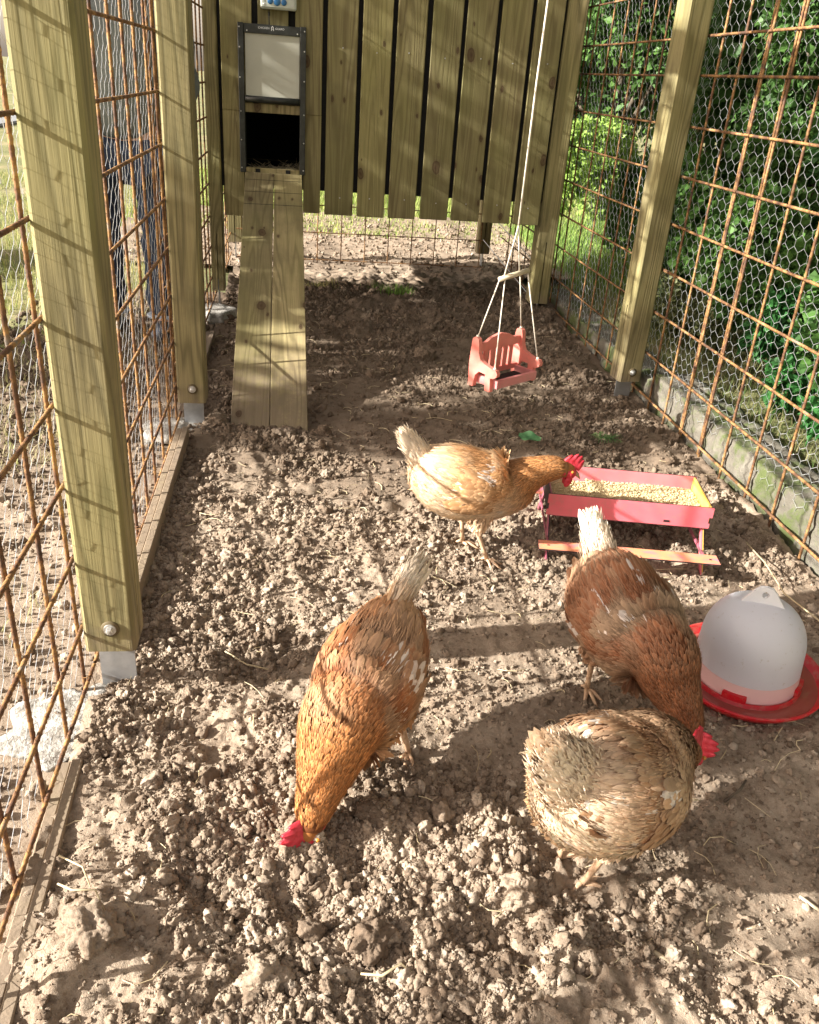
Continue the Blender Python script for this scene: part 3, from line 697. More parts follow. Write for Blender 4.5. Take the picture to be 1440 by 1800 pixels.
# controller box
cb = empty('door_controller', (-.098, Yc - .012, 1.447), 0, 'grey control box with round blue buttons above the coop door', 'control box')
gp = mat_simple('grey_plastic_case', (.48, .52, .46), (.56, .6, .53), 8, .45, bmp=0)
MB().box(-.084, .084, -.045, 0, 0, .14, .006).build('case', gp, cb)
MB().box(-.076, .076, -.048, -.0452, .008, .132, .001).build('cover_plate', gp, cb)
bl = mat_simple('blue_buttons', (.015, .11, .28), (.025, .15, .35), 8, .35, bmp=0)
for xx, zz, r in ((-.038, .032, .013), (-.006, .031, .0165), (.026, .030, .013)):
    MB().lathe([(0, .004), (r * .8, .0038), (r, .002), (r, 0)], 24).build('button', bl, cb, (xx, -.0485, zz), (math.pi / 2, 0, 0), True)
for xx in (-.066, .066): MB().lathe([(0, .001), (.004, .0008), (.005, 0)], 10).build('screw', M['bolt'], cb, (xx, -.0485, .018), (math.pi / 2, 0, 0))
MB().box(-.064, -.062, -.0488, -.0482, .028, .036).build('mark', M['felt'], cb)
o = MB().tube([(-.044, -.018, -.001), (-.045, -.019, -.037), (-.044, -.014, -.065)], .0022, 6).build('cord', M['felt'], cb)
MB().tube([(-.0445, -.0185, -.011), (-.0445, -.0185, -.027)], .0045, 8).build('knot', M['felt'], o)
# ------------------------------------------------------------------ ramp
a = Vector((-.1, 2.985, .0)); b = Vector((-.123, 4.70, .712)); d = b - a; L = d.length
rp = empty('ramp', a, 0, 'steep plank ramp of two wide boards up to the coop door', 'ramp')
pitch = math.asin(d.z / L); yaw = -math.atan2(d.x, d.y)
for x0, x1, n_, nm in ((-.143, -.0005, 0, 0), (.002, .142, 0, 0)):
    me = MB().box(x0, x1, -.011, .011, -.03, L, .002)
    o = me.build('ramp_board', M['wood'], rp); o.rotation_euler = Euler((pitch - math.pi / 2, 0, yaw)); o.rotation_mode = 'XYZ'
for k in range(3):   # shallow saw cuts near the top
    s = L - .075 - k * .115
    o = MB().box(-.1405, .1395, -.0116, -.0105, s, s + .0028).build('saw_cut', M['felt'], rp); o.rotation_euler = Euler((pitch - math.pi / 2, 0, yaw))

# ------------------------------------------------------------------ swing bench feeder on its rope
Ys = 2.80
coral = mat_simple('coral_paint', (.70, .19, .15), (.78, .26, .21), 14, .5, bmp=.15)
pinkp = mat_simple('dusty_pink_paint', (.62, .22, .22), (.70, .28, .27), 14, .5, bmp=.15)
sw = empty('swing_bench', (.715, Ys, .272), math.radians(37), 'small coral garden-bench shaped feeder hanging from ropes', 'bench')
def side_profile():
    return [(-.050, 0), (-.028, 0), (-.022, .042), (-.006, .058), (.022, .056), (.026, .0), (.050, 0), (.046, .048), (.060, .050), (.072, .058), (.074, .070), (.066, .080), (.052, .080),
            (.02, .088), (-.004, .098), (-.014, .118), (-.018, .150), (-.022, .166), (-.034, .172), (-.046, .166), (-.050, .150), (-.054, .08)]
def side_piece(x, th):
    mb = MB(); mb.prism([(-p_[0], p_[1]) for p_ in side_profile()], x - th / 2, x + th / 2, 'x')
    return mb
import bmesh as _bm
def tri_build(mb, name, mat, par, **k):
    o = mb.build(name, mat, par, **k); b_ = _bm.new(); b_.from_mesh(o.data); _bm.ops.triangulate(b_, faces=[f for f in b_.faces if len(f.verts) > 4], ngon_method='EAR_CLIP')
    _bm.ops.recalc_face_normals(b_, faces=b_.faces); b_.to_mesh(o.data); b_.free(); return o
for x in (-.108, .108): tri_build(side_piece(x, .016), 'bench_side', coral, sw)
tp = [(-.0995, .118), (-.0995, .146), (-.07, .147), (-.045, .160), (0, .170), (.045, .160), (.07, .147), (.0995, .146), (.0995, .118)]
tri_build(MB().prism(tp, .026, .038, 'y'), 'top_rail', coral, sw)
for x in (-.062, -.031, 0, .031, .062): MB().box(x - .009, x + .009, .028, .036, .048, .1178, .0).build('slat', coral, sw)
MB().box(-.0995, .0995, .026, .038, .030, .0478).build('lower_rail', coral, sw)
MB().box(-.0995, .0995, -.066, -.054, .012, .040).build('tray_front', pinkp, sw)
for x0 in (-.0997, .0877): MB().box(x0, x0 + .012, -.0538, .0255, .012, .040).build('tray_end', pinkp, sw)
MB().box(-.0875, .0875, -.0537, .0255, .013, .019).build('tray_floor', M['felt'], sw)
sw.scale = (1.06, 1.0, 1.0)
# ropes (a thing of their own), world coordinates
bar_a, bar_b = Vector((.660, Ys - .018, .630)), Vector((.768, Ys + .03, .655))
rb = MB(); 
def swp(x, y, z):
    x, y, z = x * 1.06, y, z; c, s = math.cos(math.radians(37)), math.sin(math.radians(37)); return (.715 + c * x - s * y, Ys + s * x + c * y, .272 + z)
rt = empty('swing_rope', (.7, Ys, .65), 0, 'thin pale rope and wooden spreader bar holding up the coral bench', 'rope')
def rpart(pts, r, nm, mat, n=8):
    mb = MB().tube(pts, r, n); mb.v = [(x - .7, y - Ys, z - .65) for x, y, z in mb.v]; return mb.build(nm, mat, rt, smooth=True)
rpart([bar_a, bar_b], .0085, 'spreader_bar', M['dowel'], 12)
top = (.708, Ys, .80)
rpart([(.725, Ys, 2.0), (.71, Ys, 1.2), top], .0032, 'hanging_rope', M['rope'])
e1 = bar_a.lerp(bar_b, .16); e2 = bar_a.lerp(bar_b, .68)
rpart([top, (e1.x, e1.y, e1.z + .006)], .0026, 'rope_strand', M['rope']); rpart([top, (e2.x, e2.y, e2.z + .006)], .0026, 'rope_strand', M['rope'])
for s_, e_ in ((bar_a.lerp(bar_b, .03), swp(-.108, .034, .168)), (bar_a.lerp(bar_b, .2), swp(-.108, -.056, .078)), (bar_a.lerp(bar_b, .7), swp(.108, .034, .168)), (bar_a.lerp(bar_b, .95), swp(.108, -.056, .078))):
    rpart([s_ + Vector((0, 0, .004)), e_], .0022, 'rope_strand', M['rope'])
    v_, f_ = ico(2); o = obj('knot', mesh_data('knot', v_ * .0055, f_, M['rope'], True), rt, (e_[0] - .7, e_[1] - Ys, e_[2] - .65 + .004))

# ------------------------------------------------------------------ pink picnic-table feeder
def dusty(nt, c, amt=.6, sc=28):
    g_ = nt.nodes.new('ShaderNodeNewGeometry'); q_ = noise(nt, g_.outputs['Position'], sc, 6, .75)
    return mixc(nt, ramp(nt, q_, [(.50, (0, 0, 0)), (.72, (amt, amt, amt))]), c, (.36, .27, .19))
def mat_dye(name, c1, c2, c3, sc=5):
    m, nt, b, _ = new_mat(name); v = coords(nt, rnd=False); a = noise(nt, v, sc, 3, .6, .6)
    nt.links.new(dusty(nt, ramp(nt, a, [(.3, c1), (.5, c2), (.68, c3)]), .4), b.inputs['Base Color']); b.inputs['Roughness'].default_value = .5
    bump(nt, b, noise(nt, v, 90, 2), .1, .001); return m
pk = mat_dye('pink_painted_ply', (.74, .15, .19), (.80, .19, .23), (.82, .25, .28), 4)
pkor = mat_dye('pink_orange_dyed_ply', (.86, .26, .24), (.88, .36, .17), (.80, .22, .30), 13)
yel = mat_simple('yellow_dyed_ply', (.85, .50, .10), (.90, .60, .16), 10, .5, bmp=0)
edge = mat_simple('laser_burnt_edge', (.02, .011, .012), (.045, .022, .022), 40, .7)
plum = mat_dye('plum_dyed_ply', (.26, .07, .11), (.45, .12, .17), (.16, .05, .07), 10)
fx, fy, fa = .935, 2.005, math.radians(-10.4)
fd = empty('picnic_table_feeder', (fx, fy, 0), fa, 'pink picnic-table shaped trough full of feed with an orange-pink bench plank', 'feeder')
HW = .235
def ply(poly, y0, y1, name, mat, par=fd, loc=None):
    """sheet with burnt edges: painted faces, dark rim"""
    o = tri_build(MB().prism(poly, y0, y1, 'y'), name, mat, par); o.data.materials.append(edge)
    for pl in o.data.polygons:
        if abs(pl.normal.y) < .5: pl.material_index = 1
    return o
zf0, zf1 = .110, .176
def frontpoly(hw): return [(-hw, zf0), (hw - .004, zf0), (hw - .004, zf0 + .016), (hw - .009, zf0 + .016), (hw - .009, zf0 + .034), (hw, zf0 + .034), (hw, zf1), (-hw, zf1), (-hw, zf0 + .036), (-hw + .005, zf0 + .036), (-hw + .005, zf0 + .018), (-hw, zf0 + .018)]
ply(frontpoly(HW), .058, .062, 'trough_front', pk)
ply([(-HW, zf0 + .0), (HW, zf0), (HW, zf1), (-HW, zf1)], .272, .276, 'trough_back', pk)
MB().box(.10, .117, .0568, .0582, zf0 + .010, zf0 + .016).build('slot', edge, fd)
for x0, mt in ((-HW + .006, plum), (HW - .010, yel)):
    MB().box(x0, x0 + .004, .0625, .2715, zf0, zf1 - .001).build('trough_end', mt, fd)
    MB().box(x0 + (.0042 if x0 > 0 else -.0015), x0 + (.0057 if x0 > 0 else -.0002), .0622, .2712, zf0, zf1).build('burnt_edge', edge, fd)
MB().box(-HW + .011, HW - .011, .0625, .2715, zf0 - .004, zf0).build('trough_floor', plum, fd)
ply([(-.258, .058), (.252, .058), (.252, .062), (-.258, .062)], -.052, -.012, 'x', pk) if False else None
bn = MB().box(-.256, .246, -.064, -.012, .058, .0625); o = bn.build('bench_plank', pkor, fd); o.data.materials.append(edge)
for pl in o.data.polygons:
    if pl.normal.z < .5: pl.material_index = 1
bn = MB().box(-.256, .256, .31, .352, .056, .0605); o = bn.build('bench_plank', pkor, fd)
for x0 in (-.232, .22): MB().box(x0, x0 + .007, -.042, -.036, .0624, .0632).build('slot', edge, fd)
for x0 in (-.228, .214):
    lg_ = MB()
    for s in (1, -1):    # A-frame legs
        yb, yt = (.15 - s * .165, .15 - s * .06)
        lg_.add([(x0, yb - .011, -.01), (x0, yb + .011, -.01), (x0, yt + .011, .118), (x0, yt - .011, .118), (x0 + .004, yb - .011, -.01), (x0 + .004, yb + .011, -.01), (x0 + .004, yt + .011, .118), (x0 + .004, yt - .011, .118)],
                [(0, 1, 2, 3), (7, 6, 5, 4), (0, 4, 5, 1), (1, 5, 6, 2), (2, 6, 7, 3), (3, 7, 4, 0)])
        lg_.build('leg', plum if x0 < 0 else pk, fd); lg_ = MB()
        lg_.add([(x0 + .0042, yb - .010, -.01), (x0 + .0042, yb + .011, -.01), (x0 + .0042, yt + .011, .118), (x0 + .0042, yt - .010, .118), (x0 + .0075, yb - .010, -.01), (x0 + .0075, yb + .011, -.01), (x0 + .0075, yt + .011, .118), (x0 + .0075, yt - .010, .118)],
                [(0, 1, 2, 3), (7, 6, 5, 4), (0, 4, 5, 1), (1, 5, 6, 2), (2, 6, 7, 3), (3, 7, 4, 0)])
        lg_.build('leg_lining', edge if x0 < 0 else yel, fd); lg_ = MB()
    lg_.box(x0, x0 + .004, -.045, .345, .045, .0558).build('cross_rail', plum, fd)
# feed
fm = mat_simple('feed_grain', (.50, .38, .20), (.68, .56, .34), 200, .8, kind='Object')
n = 6600; x = RNG.uniform(-HW + .014, HW - .014, n); y = RNG.uniform(.067, .266, n)
hfeed = .134 + .020 * np.cos((y - .175) * 12) * (.75 + .35 * vnoise(P3(x * 9, y * 9), 77)) - .008 * (x < -.1)
pts = np.column_stack([x, y, hfeed - RNG.uniform(0, .006, n)])
vv, ff = ico(1); R_ = RNG.uniform(0, 6.28, (n, 2)); V = []; 
ax = np.column_stack([np.cos(R_[:, 0]), np.sin(R_[:, 0]), .5 * np.sin(R_[:, 1])]); ax /= np.linalg.norm(ax, axis=1)[:, None]
sz = RNG.uniform(.0015, .0026, n)
V = pts[:, None, :] + vv[None] * sz[:, None, None] + ax[:, None, :] * (vv @ np.array([[1], [.3], [.2]]))[None] * sz[:, None, None] * 1.1
F = (np.array(ff)[None] + (np.arange(n) * len(vv))[:, None, None]).reshape(-1, 3)
o = obj('feed_grain', mesh_data('feed_grain', V.reshape(-1, 3), F, fm, True), loc=(fx, fy, 0), rot=(0, 0, fa)); tag(o, 'loose golden feed crumbs heaped in the pink trough', 'feed', kind='stuff')
hx, hy_ = np.meshgrid(np.linspace(-HW + .011, HW - .011, 60), np.linspace(.063, .271, 24)); 
vh = np.column_stack([hx.ravel(), hy_.ravel(), .130 + .020 * np.cos((hy_.ravel() - .175) * 12) * (.75 + .35 * vnoise(P3(hx.ravel() * 9, hy_.ravel() * 9), 77)) - .008 * (hx.ravel() < -.1)])
ii = np.arange(60 * 24).reshape(24, 60); fh = np.stack([ii[:-1, :-1].ravel(), ii[:-1, 1:].ravel(), ii[1:, 1:].ravel(), ii[1:, :-1].ravel()], 1)
o2 = obj('feed_bed', mesh_data('feed_bed', vh, fh, fm, True), o)
tag(o2, kind='stuff')

# ------------------------------------------------------------------ drinker
wx, wy = 1.034, 1.475
wt = empty('drinker', (wx, wy, hz(wx, wy) + .004), math.radians(8), 'white domed poultry drinker on a round red dish', 'drinker')
wt.rotation_euler = (math.radians(1.5), math.radians(-2.5), math.radians(8))
wt.scale = (1.07, 1.07, .99)
redp = mat_simple('red_plastic', (.50, .006, .016), (.56, .010, .02), 6, .32, bmp=.05)
for mm_, aa_ in ((redp, .55), (coral, .35), (pinkp, .5)):
    nt_ = mm_.node_tree; bb_ = next(n for n in nt_.nodes if n.type == 'BSDF_PRINCIPLED'); lk = bb_.inputs['Base Color'].links[0].from_socket; nt_.links.new(dusty(nt_, lk, aa_, 34), bb_.inputs['Base Color'])
m_, nt_, b_, out_ = new_mat('translucent_white_plastic'); M['dome'] = m_
sx_ = nt_.nodes.new('ShaderNodeSeparateXYZ'); tc_ = nt_.nodes.new('ShaderNodeTexCoord'); nt_.links.new(tc_.outputs['Object'], sx_.inputs[0])
sp_ = noise(nt_, tc_.outputs['Object'], 90, 3, .7)
cc_ = ramp(nt_, sp_, [(.28, (.62, .62, .60)), (.38, (.86, .90, .97))])
nt_.links.new(cc_, b_.inputs['Base Color'])
b_.inputs['Roughness'].default_value = .33; b_.inputs['Subsurface Weight'].default_value = .0
tr_ = nt_.nodes.new('ShaderNodeBsdfTranslucent'); tr_.inputs[0].default_value = (.82, .82, .86, 1)
mx_ = nt_.nodes.new('ShaderNodeMixShader'); mx_.inputs[0].default_value = .42
nt_.links.new(b_.outputs[0], mx_.inputs[1]); nt_.links.new(tr_.outputs[0], mx_.inputs[2]); nt_.links.new(mx_.outputs[0], out_.inputs[0])
dish = MB().lathe([(0, .002), (.128, .002), (.140, .006), (.163, .034), (.166, .042), (.164, .0435), (.159, .042), (.145, .012), (.120, .010), (.118, .034), (.113, .034), (.111, .012), (0, .012)], 72)
dish.build('dish', redp, wt, smooth=True)
water = MB().lathe([(.1187, .024), (.151, .024)], 72); wm = mat_simple('drinking_water', (.30, .07, .06), (.34, .09, .07), 4, .05, bmp=0); water.build('water', wm, wt, smooth=True)
prof = [(.110, .014), (.1090, .040), (.1072, .080), (.105, .120)]
for k in range(1, 13):
    a_ = k / 12 * math.pi / 2; prof.append((.105 * math.cos(a_) ** .70 if k < 12 else 0.0001, .120 + .106 * math.sin(a_) ** 1.05))
dm = MB().lathe(prof, 72).build('dome', M['dome'], wt, smooth=True)
# the tinted water level seen in the lower half: pink-white band of the filled part
band = MB().lathe([(r_ + .0006, z_) for r_, z_ in ((.1102, .016), (.1092, .040), (.1076, .066), (.1073, .072))], 72)
bm2 = mat_simple('tinted_filled_plastic', (.74, .50, .50), (.78, .54, .53), 4, .35, bmp=0); band.build('filled_part', bm2, wt, (0, 0, 0), (math.radians(0), math.radians(0), 0), True)
for w in (-2.35, -.85, .9, 2.4):
    cl = MB(); 
    seg = 8
    v_ = []; f_ = []
    for i in range(seg + 1):
        q = w + (i / seg - .5) * .42
        for r_, z_ in ((.1095, .012), (.1095, .050), (.1175, .050), (.1175, .012)): v_.append((r_ * math.cos(q), r_ * math.sin(q), z_))
    for i in range(seg):
        for j in range(4): f_.append((i * 4 + j, i * 4 + (j + 1) % 4, i * 4 + 4 + (j + 1) % 4, i * 4 + 4 + j))
    f_ += [(0, 1, 2, 3), (seg * 4 + 3, seg * 4 + 2, seg * 4 + 1, seg * 4)]
    cl.add(v_, f_).build('clip', redp, wt)
hp = [(-.048, .205), (-.014, .252), (-.004, .256), (.004, .256), (.014, .252), (.048, .205)]
hb = MB()
outer = [(-.056, .200), (-.022, .254), (-.013, .265), (0, .268), (.013, .265), (.022, .254), (.056, .200), (.0, .190)]
hole = [(.0075 * math.cos(a), .248 + .0085 * math.sin(a)) for a in np.linspace(math.pi * 1.5, -math.pi * .5, 9)[:-1]]
# handle tab with a real hole: bridge outer and hole loops
ov = [outer[7], outer[0], outer[1], outer[2], outer[3], outer[4], outer[5], outer[6]]
v_ = []; 
for yv in (-.004, .004):
    v_ += [(x_, yv, z_) for x_, z_ in ov] + [(x_, yv, z_) for x_, z_ in hole]
f_ = []
for i in range(8):
    j = (i + 1) % 8
    f_ += [(i, j, 8 + j, 8 + i), (16 + j, 16 + i, 24 + i, 24 + j), (i, 16 + i, 16 + j, j), (8 + i, 8 + j, 24 + j, 24 + i)]
hb.add(v_, f_); o = hb.build('carrying_tab', mat_simple('white_plastic', (.74, .75, .78), (.8, .81, .84), 10, .35, bmp=0), wt, (0, 0, 0), (0, 0, math.radians(-32)))
_b = _bm.new(); _b.from_mesh(o.data); _bm.ops.recalc_face_normals(_b, faces=_b.faces); _b.to_mesh(o.data); _b.free()

# ------------------------------------------------------------------ hens
class Loft:
    def __init__(s, P, n=None):
        """P rows: x,y,z,halfwidth,halfheight ; resampled smoothly"""
        P = np.array(P, float); k = len(P); n = n or 40
        t = np.concatenate([[0], np.cumsum(np.linalg.norm(np.diff(P[:, :3], axis=0), axis=1))]); s.L = t[-1]
        T = np.linspace(0, t[-1], n); Q = np.zeros((n, 5))
        m_ = np.gradient(P, t, axis=0)
        for i, tt in enumerate(T):
            j = min(np.searchsorted(t, tt, side='right') - 1, k - 2); h = t[j + 1] - t[j]; u = (tt - t[j]) / h
            Q[i] = (2 * u**3 - 3 * u**2 + 1) * P[j] + (u**3 - 2 * u**2 + u) * h * m_[j] + (-2 * u**3 + 3 * u**2) * P[j + 1] + (u**3 - u**2) * h * m_[j + 1]
        Q[:, 3:] = np.maximum(Q[:, 3:], .002); s.Q = Q; s.n = n
        tg = np.gradient(Q[:, :3], axis=0); tg /= np.linalg.norm(tg, axis=1)[:, None]; s.t = tg
        side = np.zeros_like(tg); up = np.zeros_like(tg); ref = np.array([0, 1.0, 0])
        for i in range(n):
            r_ = ref - tg[i] * (ref @ tg[i]); r_ /= np.linalg.norm(r_); side[i] = r_; up[i] = np.cross(tg[i], r_); ref = r_
        s.side = side; s.up = up
        if up[:, 2].mean() < 0: s.up = -up
    def at(s, u, a):
        """u 0..1 along, a angle (0 = top)"""
        x = u * (s.n - 1); i = np.clip(np.floor(x).astype(int), 0, s.n - 2); f = (x - i)[:, None]
        L = lambda A: A[i] * (1 - f) + A[i + 1] * f
        Q = L(s.Q); sd = L(s.side); up = L(s.up); t = L(s.t); t /= np.linalg.norm(t, axis=1)[:, None]
        ca, sa = np.cos(a)[:, None], np.sin(a)[:, None]
        p = Q[:, :3] + up * ca * Q[:, 4:5] + sd * sa * Q[:, 3:4]
        e = .02; x2 = np.clip(u + e, 0, 1) * (s.n - 1); i2 = np.clip(np.floor(x2).astype(int), 0, s.n - 2); f2 = (x2 - i2)[:, None]
        L2 = lambda A: A[i2] * (1 - f2) + A[i2 + 1] * f2
        Q2 = L2(s.Q); p2 = Q2[:, :3] + L2(s.up) * ca * Q2[:, 4:5] + L2(s.side) * sa * Q2[:, 3:4]
        t = p2 - p; t /= np.linalg.norm(t, axis=1)[:, None] + 1e-9
        nr = up * ca / Q[:, 4:5] + sd * sa / Q[:, 3:4]; nr -= t * (nr * t).sum(1)[:, None]; nr /= np.linalg.norm(nr, axis=1)[:, None]
        return p, nr, t, Q
    def mesh(s, m=24):
        V = []; F = []
        for i in range(s.n):
            a = np.arange(m) / m * 2 * math.pi
            V.append(s.Q[i, :3] + np.outer(np.cos(a), s.up[i]) * s.Q[i, 4] + np.outer(np.sin(a), s.side[i]) * s.Q[i, 3])
        for i in range(s.n - 1):
            for j in range(m):
                q = (j + 1) % m; F.append((i * m + j, i * m + q, i * m + m + q, i * m + m + j))
        F += [tuple(range(m - 1, -1, -1)), tuple(range((s.n - 1) * m, s.n * m))]
        return np.vstack(V), F
ST = np.array([0, .28, .6, .86, 1.0]); SW = np.array([.35, .85, 1.0, .72, .12])
def feathers(root, d, nr, L, W, C, lift=.15, curl=.12, edge_c=None, jag=0.0):
    """leaf-shaped feathers: root (n,3), direction d, normal nr, lengths, half widths, colours"""
    n = len(root); d = d / np.linalg.norm(d, axis=1)[:, None]
    sd = np.cross(d, nr); sd /= np.linalg.norm(sd, axis=1)[:, None]; nn = np.cross(sd, d)
    V = np.zeros((n, 5, 3, 3)); CC = np.zeros((n, 5, 3, 3))
    bright = RNG.uniform(.76, 1.20, n)
    for k in range(5):
        c = root + d * (L * ST[k])[:, None] + nn * (L * (lift * ST[k] - curl * ST[k] ** 2))[:, None]
        for q, s_ in enumerate((-1, 0, 1)):
            V[:, k, q] = c + sd * (W * SW[k] * s_)[:, None] + nn * (W * (.0 if s_ == 0 else -.18))[:, None]
            tint = (1.0 + .26 * ST[k] ** 2 + (.06 if s_ else -.05)) * bright
            cc_ = C * tint[:, None] * (.75 if k == 0 else 1); CC[:, k, q] = cc_ / np.maximum(1, cc_.max(1, keepdims=True) / .86)
            if edge_c is not None and (s_ or k == 4) and k > 1: CC[:, k, q] = CC[:, k, q] * .58 + edge_c * bright[:, None] * .42
    idx = np.arange(15).reshape(5, 3); f = []
    for k in range(4):
        for q in range(2): f.append([idx[k, q], idx[k, q + 1], idx[k + 1, q + 1], idx[k + 1, q]])
    F = (np.array(f)[None] + (np.arange(n) * 15)[:, None, None]).reshape(-1, 4)
    return V.reshape(-1, 3), F, CC.reshape(-1, 3)
def join(parts):
    V = []; F = []; C = []; o = 0
    for v, f, c in parts:
        V.append(v); F.append(f + o); C.append(c); o += len(v)
    return np.vstack(V), np.vstack(F), np.vstack(C)

def hen(pos, heading, pitch, neck, label, pal, feet, tail_dir, seed=0, scale=1.0, squat=0.0, puff=1.0, tail_len=.12, lat=0.0, dark_spots=0):
    rs = np.random.default_rng(seed)
    H = empty('hen', (pos[0], pos[1], hz(*pos)), heading, label, 'hen', 'brown hens in the run')
    cp, sp = math.cos(pitch), math.sin(pitch); cz = .215 - squat
    def tilt(P):
        P = np.array(P, float).copy(); x, z = P[:, 0].copy(), P[:, 2] - .215
        P[:, 0] = x * cp + z * sp; P[:, 2] = cz + (-x * sp + z * cp); return P
    body = tilt([(-.172, 0, .262, .020, .030), (-.150, 0, .250, .052 * puff, .060 * puff), (-.115, 0, .235, .080 * puff, .083 * puff), (-.06, 0, .218, .098 * puff, .096 * puff), (0, 0, .212, .102 * puff, .096),
                 (.05, 0, .215, .093 * puff, .088), (.10, 0, .225, .072, .070)])
    nk = np.array([(x, y, z, w, h) for x, y, z, w, h in neck], float)
    lo = Loft(np.vstack([body, nk]), 56)
    fl = pal.get('fluff', 1.15); pals = {k: np.array(v) for k, v in pal.items()}
    nbody = len(body); Ls = np.concatenate([[0], np.cumsum(np.linalg.norm(np.diff(np.vstack([body, nk])[:, :3], axis=0), axis=1))]); ub = Ls[nbody - 1] / Ls[-1]
    v, f = lo.mesh(24); me = mesh_data('body', v, f, M['feather'], True, np.tile(pals['main'] * .7, (len(v), 1)))
    # thighs join the body mesh
    obj('body', me, H)
    parts = []; flu = []
    def colour(P, u, top):
        q = P * 14 + seed * 3.1; a = fbm(q, 3, seed)[:, None]; b2 = vnoise(P * 55 + seed, seed + 4)[:, None]
        c = pals['main'] * (1 - np.clip(.5 + a * 3.4, 0, 1)) + pals['alt'] * np.clip(.5 + a * 3.4, 0, 1)
        low = np.clip((-top - .05 + pal.get('low', 0)) * 1.5 + .5 * (u < .12), 0, 1)[:, None]
        c = c * (1 - low) + pals['belly'] * low
        ru = pal.get('rear', .2); rear = np.clip((ru - u) / (ru * .8), 0, 1)[:, None] * .85; c = c * (1 - rear) + pals['belly'] * rear
        c = c * (1 + .14 * b2)
        w = (vnoise(P * 36 + seed * 1.7, seed + 8) + .3 * rs.uniform(-1, 1, len(P)) > .74) & (u > .1) & (u < ub * .92) & (np.abs(top) < .95)
        c[w] = pals['white'] * .75 + c[w] * .25
        nkk = np.clip((u - ub * .92) / .12, 0, 1)[:, None]; c = c * (1 - nkk) + pals['neck'] * nkk * (1 + .42 * rs.uniform(-1, 1, (len(P), 1)))
        return c
    def cover(n, u0, u1, Lm, Wm, lift=.16, jit=.2, a0=0, a1=2 * math.pi, droop=.0):
        u = rs.uniform(u0, u1, n * 2); Q = lo.at(u, u * 0)[3]; keep = rs.uniform(0, 1, n * 2) < (Q[:, 3] + Q[:, 4]) / (2 * .1); u = u[keep][:n]
        a = rs.uniform(a0, a1, len(u)); p_, nr, t_, Q = lo.at(u, a)
        d = -t_ + nr * .10 + rs.normal(0, jit, (len(u), 3)) * .5; d[:, 2] -= droop
        d -= nr * (d * nr).sum(1)[:, None] * .9
        top = nr[:, 2]
        L_ = Lm * rs.uniform(.75, 1.25, len(u)); W_ = Wm * rs.uniform(.8, 1.2, len(u))
        parts.append(feathers(p_ + nr * .0012, d, nr, L_, W_, colour(p_, u, top), lift, edge_c=pals['edge']))
    cover(2600, .02, ub, .032, .0070, .10, .12)
    cover(2600, .06, ub * .98, .026, .0048, .13, .16)
    cover(2000, ub * .82, .97, .020, .0036, .24, .10)
    cover(2600, ub * .93, .985, .015, .0023, .28, .12)
    n_ = 10000; u = rs.uniform(.02, .96, n_); a = rs.uniform(0, 2 * math.pi, n_); p_, nr, t_, Q = lo.at(u, a)
    d = -t_ + nr * .10 + rs.normal(0, .12, (n_, 3)); cs_ = colour(p_, u, nr[:, 2]) * rs.uniform(.7, 1.35, (n_, 1))
    parts.append(feathers(p_ + nr * .004, d, nr, rs.uniform(.014, .030, n_) * np.clip(1.25 - u, .45, 1), rs.uniform(.0005, .0013, n_), np.clip(cs_, 0, .85), .06, .10, edge_c=pals['edge']))
    # downy rear and belly
    u = rs.uniform(0.0, ub * .62, 5200); a = math.pi + rs.normal(0, 1.1, 5200); p_, nr, t_, Q = lo.at(u, a)
    d = -t_ * .9 + nr * .06 + rs.normal(0, .15, (5200, 3)); d[:, 2] -= .25
    cb_ = pals['belly'] * (1 + .25 * fbm(p_ * 20, 2, seed + 3)[:, None]); 
    parts.append(feathers(p_, d, nr, rs.uniform(.014, .026, 5200), rs.uniform(.0008, .0034, 5200), cb_, .08, .35))
    # wings: two folded ellipsoids clad in larger feathers
    wing_parts = []
    for s_ in (-1, 1):
        wl_ = Loft(tilt([(.080, s_ * .058, .222, .006, .012), (.05, s_ * .080 * puff, .218, .013, .034), (-.01, s_ * .090 * puff, .224, .020, .054), (-.07, s_ * .074 * puff, .234, .018, .050), (-.115, s_ * .056 * puff, .243, .012, .034), (-.15, s_ * .036, .256, .004, .012)]), 26)
        wparts = []
        for n_, u0, u1, Lm, Wm, lf in ((420, .08, .60, .024, .0062, .10), (200, .35, .95, .046, .0095, .07), (110, .40, .86, .058, .0105, .04)):
            u = rs.uniform(u0, u1, n_); a = s_ * rs.uniform(.15, math.pi + .1, n_)
            p_, nr, t_, Q = wl_.at(u, a); d = t_ * .2 + np.array([-math.cos(pitch), -s_ * .10, .0 + math.sin(pitch)]) + rs.normal(0, .07, (n_, 3)); d[:, 2] -= .08; d -= nr * (d * nr).sum(1)[:, None] * .7
            c = colour(p_, u * 0 + ub * .5, nr[:, 2] * 0 + .3); 
            wh = (vnoise(p_ * 30 + seed * 2.3, seed + 12) + .35 * rs.uniform(-1, 1, n_) > .62) & (u > .15); c[wh] = pals['white'] * .6 + c[wh] * .4
            wparts.append(feathers(p_, d, nr, Lm * rs.uniform(.8, 1.2, n_), Wm * rs.uniform(.8, 1.2, n_), c, lf, .02, edge_c=pals['edge']))
        V, F, C = join(wparts); vv_, ff_ = wl_.mesh(14)
        obj('wing', mesh_data('wing', V, F, M['feather'], True, C), H)
        w2 = mesh_data('wing_core', vv_, ff_, M['feather'], True, np.tile(pals['main'] * .8, (len(vv_), 1)))
        wing_parts.append(w2); obj('wing_core', w2, H)
    # saddle feathers between wings towards tail
    cover(420, .03, .42, .055, .0065, .10, .12, -1.0, 1.0)
    V, F, C = join(parts)
